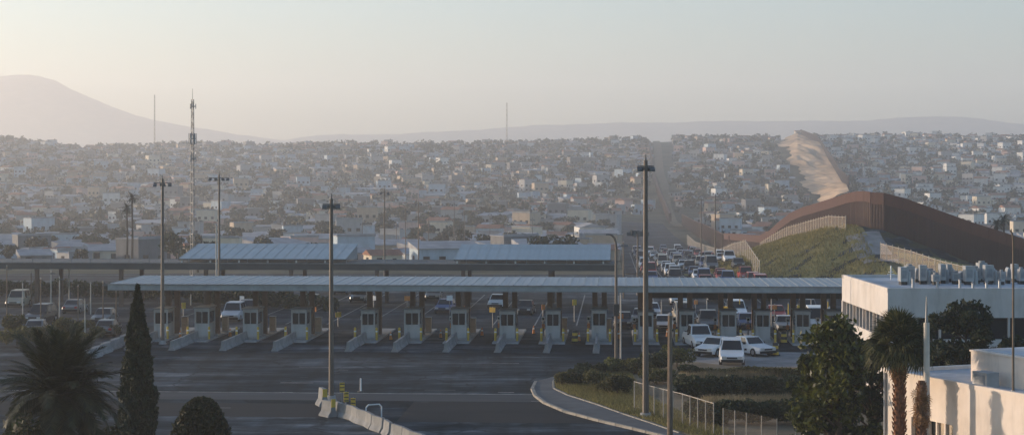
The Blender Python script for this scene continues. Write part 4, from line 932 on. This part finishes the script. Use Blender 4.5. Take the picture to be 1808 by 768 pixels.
# broadleaf trees
def broadleaf(name, px, D, ztop, rx, label, n=16000, size=0.13, m='leaf', ncl=30, zlow=0.8, cat='tree'):
    X = (px - CX) / F * D; o = empty(name, (X, D, 0.1), 0, label, cat); h = ztop
    MB().tube([(0, 0, 0), (0.1, 0, h * 0.25), (0, 0.1, h * 0.5), (0.05, 0, h * 0.8)], [0.2, 0.16, 0.11, 0.03], 8).build('trunk', 'trunk', o)
    cl = []; lobes = [(rx * R(0.15, 0.75), R(0, 6.28), 0.1 + 0.085 * q_ + R(-0.03, 0.03)) for q_ in range(9)]
    for k in range(ncl):
        lr, la, lt = lobes[k % 9]; zt = zlow + (h - zlow) * min(0.95, max(0.02, lt + R(-0.13, 0.13))); t = (zt - zlow) / (h - zlow)
        lim = rx * (1.0 if t < 0.6 else 1.0 - 1.7 * (t - 0.6)); a = la + R(-0.7, 0.7); rr_ = min(lim, lr + R(-0.3, 0.45) * rx); s = rx * R(0.12, 0.27); cl.append((rr_ * math.cos(a), rr_ * math.sin(a), zt, s, s, s * 0.75))
    for k in range(ncl // 4): cl.append((R(-0.3, 0.3) * rx, R(-0.3, 0.3) * rx, zlow + (h - zlow) * R(0.1, 0.86), rx * 0.36, rx * 0.36, rx * 0.4))
    mb = MB()
    for c_ in cl[::2]: mb.tube([(0, 0, max(0.5, c_[2] - 1.1)), (c_[0] * 0.5, c_[1] * 0.5, c_[2] - 0.5), c_[:3]], [0.07, 0.05, 0.02], 5)
    mb.build('limbs', 'trunk', o)
    foliage('crown', crown_points(n, cl, 0.4), size, m, o, 0.5, 0.2)
broadleaf('broadleaf_tree', 1478, 86, 7.3, 2.45, 'dense leafy green tree left of the stucco building', 8500, 0.17, 'leaf', 90)
broadleaf('broadleaf_tree', 1432, 88, 5.4, 1.5, 'lower leafy tree at the left side of the dense green tree', 4200, 0.16, 'leaf', 34)
broadleaf('broadleaf_tree', 1540, 90, 6.4, 1.8, 'dark leafy tree between the dense tree and the fan palm', 10000, 0.12, 'leafdark')
broadleaf('broadleaf_tree', 1705, 98, 7.3, 2.6, 'dark feathery tree between the two right-hand buildings', 16000, 0.14, 'leafdark')
broadleaf('broadleaf_tree', 1650, 99, 6.0, 2.0, 'low dark tree behind the thick pale pole', 9000, 0.14, 'leafdark')
broadleaf('broadleaf_tree', 1790, 97, 5.6, 2.2, 'dark tree at the right edge above the penthouse', 9000, 0.14, 'leafdark')
def bush(px, py, w_, h_, label, m='bushleaf', n=2600, size=0.09, cat='bush', D=None, name='bush', dep=None):
    p = G(px, py) if D is None else Vector(((px - CX) / F * D, D, 0)); o = empty(name, (p.x, p.y, 0.14), R(0, 6.28) if dep is None else 0, label, cat); dep = dep or w_
    MB().tube([(0, 0, 0), (0.05, 0, h_ * 0.5)], [0.06, 0.03], 6).build('stem', 'trunk', o)
    cl = [(R(-0.32, 0.32) * w_, R(-0.32, 0.32) * dep, h_ * R(0.25, 0.68), w_ * R(0.16, 0.28), dep * R(0.16, 0.28), h_ * R(0.22, 0.36)) for k in range(9)]
    pts = crown_points(n, cl, 0.3); pts[:, 2] = np.maximum(pts[:, 2], 0.03); foliage('foliage', pts, size, m, o, 0.5, 0.3); return o
SPOT = [(1003, 683, 2.0, 1.0, 'low bush at the sharp tip of the planted island'), (1030, 680, 2.4, 1.2, 'rounded bush second from the island tip'), (1062, 692, 2.8, 1.5, 'big sunlit bush on the island left of the tallest pole'), (1090, 700, 2.6, 1.5, 'dark bush directly left of the tallest pole'),
        (1045, 664, 2.2, 0.9, 'low bush along the far island edge near the tip'), (1085, 660, 2.4, 1.0, 'bush at the foot of the curved street lamp'), (1120, 662, 2.6, 1.2, 'bush behind the tallest pole on the island'), (1165, 658, 2.8, 1.5, 'bush just right of the tallest pole, far island edge'),
        (1195, 650, 2.6, 1.7, 'taller bush right of the bare wooden pole'), (1160, 682, 3.0, 1.3, 'dark bush between the tallest pole and the bare pole'), (1230, 668, 2.8, 0.9, 'low spreading bush left of the white cars, island side')]
for k, (x, y, w_, h_, lab) in enumerate(SPOT): bush(x, y, w_, h_, lab, ['bushleaf', 'leafdark', 'leaf'][k % 3] if k not in (2,) else 'bushleaf', 3200)
def hedge(px0, px1, py, h_, dep, label, m='leafdark', n=9000, size=0.11):
    a, b = G(px0, py), G(px1, py); c = (a + b) / 2; ln = (b - a).length; o = empty('hedge', (c.x, c.y, 0.1), 0, label, 'hedge')
    nc = int(ln * 1.6); cl = [(-ln / 2 + (k + 0.5) * ln / nc, R(-0.25, 0.25) * dep, h_ * R(0.40, 0.58), R(0.6, 0.9), dep * R(0.4, 0.6), h_ * R(0.36, 0.46)) for k in range(nc)]
    for k in range(0, nc, 3): MB().cyl((cl[k][0], 0, 0), (cl[k][0], 0, h_ * 0.5), 0.05, 0.03, 6).build('stem', 'trunk', o)
    pts = crown_points(n, cl, 0.2); pts[:, 2] = np.maximum(pts[:, 2], 0.02); foliage('foliage', pts, size, m, o, 0.5, 0.2); return o
hedge(1195, 1425, 705, 1.55, 1.6, 'long dark hedge behind the chain link fence, farther one', n=15000)
hedge(1215, 1430, 752, 1.5, 1.8, 'long dark hedge close behind the chain link fence, nearer one', n=15000)
hedge(1240, 1420, 668, 0.8, 1.2, 'low hedge strip in front of the parked white cars', 'bushleaf', 7000, 0.09)
# dark hedge bank at left behind the lot, and below the blue roof
o = empty('hedge', (0, 0, 0), 0, 'dark hedge bank across the left, beyond the parked cars', 'hedge')
q = [G(-60, 520), G(200, 524), G(330, 532), G(580, 549)]; pp = sample_path([tuple(x) for x in q], 1.6); o.location = pp[0]
cl = [(p_.x - pp[0].x + R(-0.6, 0.6), p_.y - pp[0].y + R(-0.8, 0.8), R(0.7, 1.15), R(0.9, 1.4), R(0.9, 1.3), R(0.7, 1.15)) for p_ in pp]
pts = crown_points(22000, cl, 0.2); pts[:, 2] = np.maximum(pts[:, 2], 0.02); foliage('foliage', pts, 0.17, 'leafdark', o)
for k in range(0, len(pp), 6): MB().cyl((0, 0, 0), (0, 0, 1.0), 0.08, 0.04, 6).build('stem', 'trunk', o, loc=pp[k] - pp[0])
# shrubs around the feather palm and left lot
for k, (x, D, w_, h_, lab) in enumerate(((15, 74, 3.4, 4.1, 'dark shrub at the bottom left corner under the palm'), (190, 79, 3.4, 3.1, 'dark shrub between the feather palm and the cypress'), (60, 80, 3.4, 3.7, 'dark shrub behind the feather palm trunk'), (130, 73, 3.4, 3.1, 'dark shrub right under the feather palm'), (285, 82, 1.5, 1.6, 'small dark shrub right of the cypress foot'))):
    bush(x, 0, w_, h_, lab, 'leafdark', 4200, 0.11, D=D)
for k, (x, y, w_, h_) in enumerate(((30, 612, 3, 1.8), (75, 604, 2.6, 1.4), (110, 598, 2.4, 1.9), (140, 610, 2.2, 1.1), (168, 600, 2.0, 1.2), (20, 590, 2.4, 1.8), (150, 586, 2.2, 1.0), (195, 594, 1.8, 1.0))):
    bush(x, y, w_, h_, 'yellowish bush in the left lot above the feather palm, %s of eight from the left' % ['second', 'third', 'fourth', 'fifth', 'seventh', 'first', 'sixth', 'eighth'][k], 'bushleaf', 1500, 0.13)
for k, (x, y, yt) in enumerate(((12, 575, 470), (40, 560, 500), (72, 585, 492), (105, 560, 488), (138, 572, 505), (160, 555, 500), (182, 575, 498), (150, 600, 530), (205, 590, 515), (90, 545, 478), (55, 540, 482), (122, 538, 470))):
    thin_post(x, H * F / (y - HY), yt, 0.07, 'thin post in the left lot, %s of twelve counted from the left' % ['first', 'second', 'fourth', 'sixth', 'eighth', 'tenth', 'eleventh', 'ninth', 'twelfth', 'fifth', 'third', 'seventh'][k], 'polepale' if k % 2 else 'wood', group='posts in the left lot', head=k % 3 == 0)
for k, (x, yt) in enumerate(((1195, 535), (1222, 540), (1248, 530), (1306, 528), (1362, 530), (1392, 536), (1432, 528), (1462, 532), (1168, 532), (1330, 534))):
    thin_post(x, 163 + 3 * (k % 4), yt, 0.07, 'thin post behind the right-hand booths, %s of ten from the left' % ['second', 'third', 'fourth', 'fifth', 'seventh', 'eighth', 'ninth', 'tenth', 'first', 'sixth'][k], 'yellow' if k % 2 else 'polepale', zb=0, group='posts behind the right booths', head=False)
# grasses
def grass_stuff(name, poly_fn, n, h, wd, m, label=None):
    pts = poly_fn(n); v, f = tufts(pts, h, wd); o = place(name, np_mesh(name, v, f, m)); tag(o, label, 'grass', kind='stuff')
def in_poly(poly, n, z):
    P2 = np.array([(p.x, p.y) for p in poly]); lo, hi = P2.min(0), P2.max(0); out = []
    while len(out) < n:
        c = rng.uniform(lo, hi, (n * 2, 2)); ins = np.zeros(len(c), bool); j = len(P2) - 1
        for i in range(len(P2)):
            xi, yi, xj, yj = *P2[i], *P2[j]; ins ^= ((yi > c[:, 1]) != (yj > c[:, 1])) & (c[:, 0] < (xj - xi) * (c[:, 1] - yi) / (yj - yi + 1e-9) + xi); j = i
        out += list(c[ins])
    q = np.array(out[:n]); return np.column_stack([q, np.full(n, z)])
verge = [G(*p) for p in [(992, 664), (979, 677), (981, 688), (1005, 700), (1052, 715), (1102, 733), (1146, 747), (1200, 766), (1240, 778), (1300, 770), (1230, 745), (1160, 712), (1130, 690), (1110, 655), (1050, 652)]]
grass_stuff('verge_grass', lambda n: in_poly(verge, n, 0.14), 26000, 0.22, 0.018, 'grass', 'short olive grass along the sidewalk on the planted island')
dry = [G(*p) for p in [(1200, 668), (1430, 662), (1430, 668), (1200, 676)]]
grass_stuff('dry_grass', lambda n: in_poly(dry, n, 0.14), 9000, 0.5, 0.02, 'drygrass', 'strip of pale dry grass behind the far dark hedge')
dry2 = [G(*p) for p in [(1240, 712), (1430, 708), (1430, 716), (1240, 722)]]
grass_stuff('dry_grass', lambda n: in_poly(dry2, n, 0.14), 6000, 0.45, 0.02, 'drygrass', 'strip of pale dry grass between the two dark hedges')
def mound_pts(n):
    x = rng.uniform(30, 51, n); y = rng.uniform(205, 372, n); return np.column_stack([x, y, terrain(x, y) + 0.05])
grass_stuff('mound_grass', mound_pts, 60000, 0.40, 0.07, 'grass', 'olive dry grass covering the mound below the border fence')
def mound_pts2(n):
    x = rng.uniform(51, 90, n); y = rng.uniform(186, 224, n); return np.column_stack([x, y, terrain(x, y) + 0.05])
grass_stuff('mound_grass', mound_pts2, 15000, 0.40, 0.06, 'grass', 'olive grass below the long pale wire fence at right')

# ------------------------------------------------------------------ the hillside city
def house_proto(w_, d_, h_, roof, seed):
    r_ = random.Random(seed); parts = []
    parts.append(('wall', MB().box((0, 0, h_ / 2 - 1.0), (w_, d_, h_ + 2.0)), 'WALL'))
    if roof == 'flat':
        mb = MB().box((0, 0, h_ + 0.08), (w_ + 0.3, d_ + 0.3, 0.16)); mb.box((0, -d_ / 2, h_ + 0.35), (w_ + 0.3, 0.2, 0.4)); parts.append(('roof', mb, 'hroof'))
        if r_.random() < 0.6: parts.append(('roof_tank', MB().cyl((w_ * 0.25, 0, h_ + 0.16), (w_ * 0.25, 0, h_ + 1.4), 0.6, 0.55, 8), 'darksteel'))
    elif roof == 'gable':
        parts.append(('roof', MB().add([(-w_ / 2 - 0.4, -d_ / 2 - 0.4, h_ - 0.05), (w_ / 2 + 0.4, -d_ / 2 - 0.4, h_ - 0.05), (w_ / 2 + 0.4, d_ / 2 + 0.4, h_ - 0.05), (-w_ / 2 - 0.4, d_ / 2 + 0.4, h_ - 0.05), (-w_ / 2 - 0.4, 0, h_ + d_ * 0.2), (w_ / 2 + 0.4, 0, h_ + d_ * 0.2)], [(0, 1, 5, 4), (2, 3, 4, 5), (1, 2, 5), (3, 0, 4), (3, 2, 1, 0)]), 'hroofred'))
    else:
        parts.append(('roof', MB().add([(-w_ / 2 - 0.3, -d_ / 2 - 0.3, h_), (w_ / 2 + 0.3, -d_ / 2 - 0.3, h_), (w_ / 2 + 0.3, d_ / 2 + 0.3, h_ + 1.1), (-w_ / 2 - 0.3, d_ / 2 + 0.3, h_ + 1.1), (-w_ / 2 - 0.3, -d_ / 2 - 0.3, h_ - 0.2), (w_ / 2 + 0.3, -d_ / 2 - 0.3, h_ - 0.2), (w_ / 2 + 0.3, d_ / 2 + 0.3, h_ - 0.2), (-w_ / 2 - 0.3, d_ / 2 + 0.3, h_ - 0.2)],
                      [(0, 1, 2, 3), (7, 6, 5, 4), (0, 4, 5, 1), (1, 5, 6, 2), (2, 6, 7, 3), (3, 7, 4, 0)]), 'hroof'))
    nst = max(1, int(h_ / 2.8)); nw = max(2, int(w_ / 2.8))
    for s in range(nst):
        for k in range(nw):
            if s == 0 and k == nw // 2: parts.append(('door', MB().box(((-0.5 + (k + 0.5) / nw) * w_, -d_ / 2 - 0.02, 1.0), (1.0, 0.08, 2.0)), 'darksteel')); continue
            parts.append(('window', MB().box(((-0.5 + (k + 0.5) / nw) * w_, -d_ / 2 - 0.02, 1.6 + 2.8 * s), (1.3, 0.08, 1.2)), 'glass'))
        parts.append(('window', MB().box((-w_ / 2 - 0.02, 0, 1.6 + 2.8 * s), (0.08, 1.4, 1.2)), 'glass'))
    return parts
PROTO = [house_proto(*a, k) for k, a in enumerate(((6, 6, 2.8, 'flat'), (7.5, 6, 2.8, 'gable'), (8, 6.5, 5.4, 'flat'), (5, 6, 5.4, 'flat'), (7, 6, 2.7, 'shed'), (8, 6, 5.4, 'gable'), (13, 9, 3.8, 'shed'), (9, 7, 8.0, 'flat')))]
PD = ['small flat-roofed', 'low tile-roofed', 'two-storey flat-roofed', 'narrow two-storey', 'low shed-roofed', 'two-storey tile-roofed', 'broad warehouse-like', 'three-storey flat-roofed']
SC_D, SC_A, SC_B = [700, 760, 900, 1050, 1250, 1380, 1500], [1440, 1442, 1416, 1398, 1374, 1367, 1384], [1512, 1508, 1496, 1482, 1452, 1440, 1425]
def blocked(x, y):
    u, v = unL(x, y); px = px_of(x, y)
    if y < 470 and -2 < u < 95: return True
    if y < 760 and -1 < u < 36: return True
    if y >= 640 and 1146 < px < 1190: return True
    if y > 690 and np.interp(y, SC_D, SC_A) - 9 < px < np.interp(y, SC_D, SC_B): return True
    return False
spots = []; y = 236.0
hr = random.Random(21)
while y < 1515:
    x = -(0.36 * y + 45) + hr.uniform(0, 12)
    while x < 0.36 * y + 45:
        yy = y + hr.uniform(-1.4, 1.4)
        if not blocked(x, yy): spots.append((x, yy))
        x += hr.uniform(6.8, 13)
    y += 9.0 if y < 600 else 9.6
houses, treespots = [], []
for x, y_ in spots:
    if y_ < 300 or (y_ < 430 and hr.random() < 0.45): continue
    dens = 0.60 + 0.16 * math.sin(x / 70) * math.sin(y_ / 90 + 1); dens += 0.12 if px_of(x, y_) > 1450 else 0
    if y_ < 330: dens *= 0.65
    if hr.random() < dens: houses.append((x, y_))
    elif y_ > 540 or hr.random() < 0.4: treespots.append((x, y_))
def inview(x, y): return -30 < px_of(x, y) < 1838
HCOLS = ['cream', 'grey', 'grey', 'pale blue', 'tan', 'dark grey', 'white', 'pink', 'grey', 'dark grey', 'grey', 'tan', 'dark grey', 'pale blue']  # muted house tones, with some of the haze's fading put into the colours
HCOLS_R = ['white', 'white', 'cream', 'white', 'pale blue', 'white', 'pink', 'white', 'grey', 'white']
def landmark(x, y):
    px = px_of(x, y); py = HY + (H - tz(x, y)) / y * F
    h_ = 'left of lattice mast' if px < 320 else 'beyond left blue roof' if px < 615 else 'between the blue roofs' if px < 800 else 'beyond right blue roof' if px < 1080 else 'around the tallest pole' if px < 1230 else 'left of bare hillside' if px < 1440 else 'above the dark fence'
    v_ = 'in the valley' if y < 560 else 'at the hill foot' if y < 760 else 'halfway uphill' if y < 1150 else 'high uphill'
    return v_ + ' ' + h_
hm = {}
def hmesh(pi, i, nm, mb, m, col):
    key = (pi, i, col if m == 'WALL' else '')
    if key not in hm: hm[key] = mb.mesh(nm, M['h_' + col] if m == 'WALL' else m)
    return hm[key]
houses.sort(key=lambda p: p[1]); vis = [p for p in houses if inview(*p)]; near = set(vis[:300])
fv, ff, fm_ = [], [], []; FM = ['h_' + k for k in HOUSE_COL] + ['hroof', 'hroofred', 'darksteel', 'glass']; base = 0
for x, y_ in houses:
    pi = hr.choice([0, 0, 0, 1, 1, 2, 3, 4, 4, 4, 5, 6, 7] if y_ > 500 else [0, 1, 0, 4, 6, 4, 2]); col = hr.choice(HCOLS_R if px_of(x, y_) > 1440 else HCOLS); rz = hr.choice([0, 0, 0.35, -0.3, 0.12, -0.15, 0.6]) + 0.4 * math.sin(x / 90 + y_ / 120)
    z_ = tz(x, y_); sc_ = hr.uniform(0.58, 0.9) if y_ > 420 else hr.uniform(0.75, 0.95)
    if (x, y_) in near:
        o = empty('house', (x, y_, z_), rz, '%s %s house %s' % (col, PD[pi], landmark(x, y_)), 'house', 'houses of the hazy city'); o.scale = (sc_,) * 3
        for i, (nm, mb, m) in enumerate(PROTO[pi]): place(nm, hmesh(pi, i, nm, mb, m, col), o)
    else:
        c_, s_ = math.cos(rz) * sc_, math.sin(rz) * sc_
        for nm, mb, m in PROTO[pi]:
            mi = FM.index('h_' + col if m == 'WALL' else m)
            V = np.array(mb.v); fv.append(np.column_stack([x + V[:, 0] * c_ - V[:, 1] * s_, y_ + V[:, 0] * s_ + V[:, 1] * c_, z_ + V[:, 2] * sc_]))
            for f in mb.f:
                for t in range(1, len(f) - 1): ff.append((base + f[0], base + f[t], base + f[t + 1])); fm_.append(mi)
            base += len(V)
tag(place('distant_houses', np_mesh('distant_houses', np.concatenate(fv), np.array(ff), FM, mi=fm_)), 'mass of small hazy houses covering the far hillside up to the ridge', 'houses', kind='stuff')
# trees of the city
for k in range(5200):
    y_ = hr.uniform(240, 1510); x = hr.uniform(-1, 1) * (0.36 * y_ + 40)
    if hr.random() < (y_ / 1500) ** 1.3 * (0.35 if y_ < 560 else 1) and not blocked(x, y_): treespots.append((x, y_))
for k in range(420):                                               # ragged trees along the ridge
    y_ = hr.uniform(1462, 1520); x = hr.uniform(-1, 1) * 0.36 * y_
    if not blocked(x, y_): treespots.append((x, y_))
crowns = []; 
def far_crown(w_, h_, n, size, seed):
    r_ = random.Random(seed); cl = [(r_.uniform(-0.3, 0.3) * w_, r_.uniform(-0.3, 0.3) * w_, h_ * r_.uniform(0.42, 0.85), w_ * r_.uniform(0.18, 0.3), w_ * r_.uniform(0.18, 0.3), h_ * r_.uniform(0.12, 0.2)) for k in range(8)]
    return leaves(crown_points(n, cl, 0.2), size, 0.6)
for k in range(6):
    v, f = far_crown(R(4.5, 7), R(4.5, 7.5), 420, 0.42, k); crowns.append(np_mesh('crown', v, f, 'farleaf'))
trunk_me = MB().tube([(0, 0, -0.5), (0.1, 0, 1.5), (0, 0.1, 4.0)], [0.22, 0.16, 0.06], 6).mesh('trunk', 'trunk')
treespots.sort(key=lambda p: p[1]); vis = [p for p in treespots if inview(*p)]; near = set(vis[:300]); tv, tf, b = [], [], 0
small = [far_crown(R(4.5, 7.5), R(4, 7), 30, 1.0, 50 + k) for k in range(8)]
for i, (x, y_) in enumerate(treespots):
    z_ = tz(x, y_); s = hr.uniform(0.6, 1.1)
    if (x, y_) in near:
        o = empty('tree', (x, y_, z_), hr.uniform(0, 6), '%s dark tree %s' % ('large' if s > 0.85 else 'small', landmark(x, y_)), 'tree', 'trees of the hazy city'); o.scale = (s,) * 3
        place('trunk', trunk_me, o); place('crown', crowns[i % 6], o)
    else:
        v, f = small[i % 8]; a = hr.uniform(0, 6); c_, s_ = math.cos(a) * s, math.sin(a) * s
        tv.append(np.column_stack([x + v[:, 0] * c_ - v[:, 1] * s_, y_ + v[:, 0] * s_ + v[:, 1] * c_, z_ + v[:, 2] * s])); tf.append(f + b); b += len(v)
tag(place('distant_trees', np_mesh('distant_trees', np.concatenate(tv), np.concatenate(tf), 'farleaf')), 'mass of small dark trees among the far hillside houses', 'trees', kind='stuff')
for x, D, s, lab in ((813, 1490, 1.25, 'lone round tree standing up from the skyline above the right blue roof'), (410, 1490, 1.15, 'round tree on the skyline right of the lattice mast'), (1460, 1480, 1.0, 'dark tree on the skyline just right of the bare hillside'), (730, 1490, 0.7, 'smaller tree on the skyline left of the lone round tree')):
    X = (x - CX) / F * D; o = empty('tree', (X, D, tz(X, D)), 0, lab, 'tree'); o.scale = (s, s, s); place('trunk', trunk_me, o); place('crown', crowns[1], o)
same = {}
for o in C.objects:
    if o.get('group') in ('houses of the hazy city', 'trees of the hazy city'): same.setdefault(o['label'], []).append(o)
for lab, os_ in same.items():                                     # look-alikes are told apart by their order
    if len(os_) > 1:
        os_.sort(key=lambda q: px_of(q.location.x, q.location.y))
        for k, o in enumerate(os_): o['label'] = '%s, %d%s from left' % (lab, k + 1, 'th' if 10 < (k + 1) % 100 < 14 else {1: 'st', 2: 'nd', 3: 'rd'}.get((k + 1) % 10, 'th'))
# tall palms and palms beyond the fence
def far_palm(px, D, ytop, label):
    X = (px - CX) / F * D; z0 = tz(X, D); zt = P(px, ytop, D).z - z0; o = empty('tall_palm', (X, D, z0), 0, label, 'palm'); MB().tube([(0, 0, 0), (0.1, 0, zt * 0.5), (0, 0, zt)], [0.24, 0.18, 0.14], 6).build('trunk', 'trunk', o)
    for k in range(22):
        fr = place('frond', fm[k % 4], o, (0, 0, zt)); fr.scale = (0.42,) * 3; fr.rotation_euler = (Matrix.Rotation(k * 2.39996, 3, 'Z') @ Matrix.Rotation(-rad(70 - 110 * k / 22), 3, 'Y')).to_euler()
far_palm(233, 290, 350, 'tall hazy palm left of the long canopy, the taller of two'); far_palm(224, 300, 368, 'tall hazy palm left of the long canopy, the shorter of two'); far_palm(1772, 262, 388, 'palm crown showing above the dark border fence at right'); far_palm(1760, 268, 396, 'smaller palm beside the palm above the dark border fence')
# one big white shed in the valley
o = empty('warehouse', ((1041 - CX) / F * 500, 500, tz(22.8, 500)), 0.1, 'white warehouse in the haze above the right end of the right blue roof', 'warehouse')
MB().box((0, 0, 1.6), (7.5, 12, 6.2)).build('wall', 'h_white', o); MB().add([(-4, -6.3, 4.7), (4, -6.3, 4.7), (4, 6.3, 4.7), (-4, 6.3, 4.7), (0, -6.3, 5.9), (0, 6.3, 5.9)], [(0, 4, 5, 3), (4, 1, 2, 5), (0, 1, 4), (2, 3, 5), (3, 2, 1, 0)]).build('roof', 'hroof', o); MB().box((0, -6.05, 1.6), (3, 0.1, 3)).build('door', 'grey', o)
o = empty('guard_post', ((1408 - CX) / F * 1490, 1488, tz((1408 - CX) / F * 1490, 1488) + 2), 0, 'small pale hut on top of the bare hillside', 'hut')
MB().box((0, 0, 1.5), (5, 5, 5)).build('wall', 'h_cream', o); MB().box((0, 0, 4.1), (6, 6, 0.4)).build('roof', 'hroofred', o)

# remove the unused prototype if any copy loop never placed it, then the haze
hz = MB().box((0, 2600, 144), (3800, 5500, 316)); ho = hz.build('haze', 'white'); ho.data.materials.clear()
m = bpy.data.materials.new('haze_air'); m.use_nodes = True; m.node_tree.nodes.clear()
vo = m.node_tree.nodes.new('ShaderNodeVolumePrincipled'); mo = m.node_tree.nodes.new('ShaderNodeOutputMaterial'); m.node_tree.links.new(vo.outputs[0], mo.inputs['Volume'])
vo.inputs['Color'].default_value = (0.95, 0.955, 0.965, 1); vo.inputs['Density'].default_value = HAZE_DENSITY; vo.inputs['Anisotropy'].default_value = 0.35
ho.data.materials.append(m); tag(ho, 'pale morning haze filling the valley', 'haze', kind='stuff')
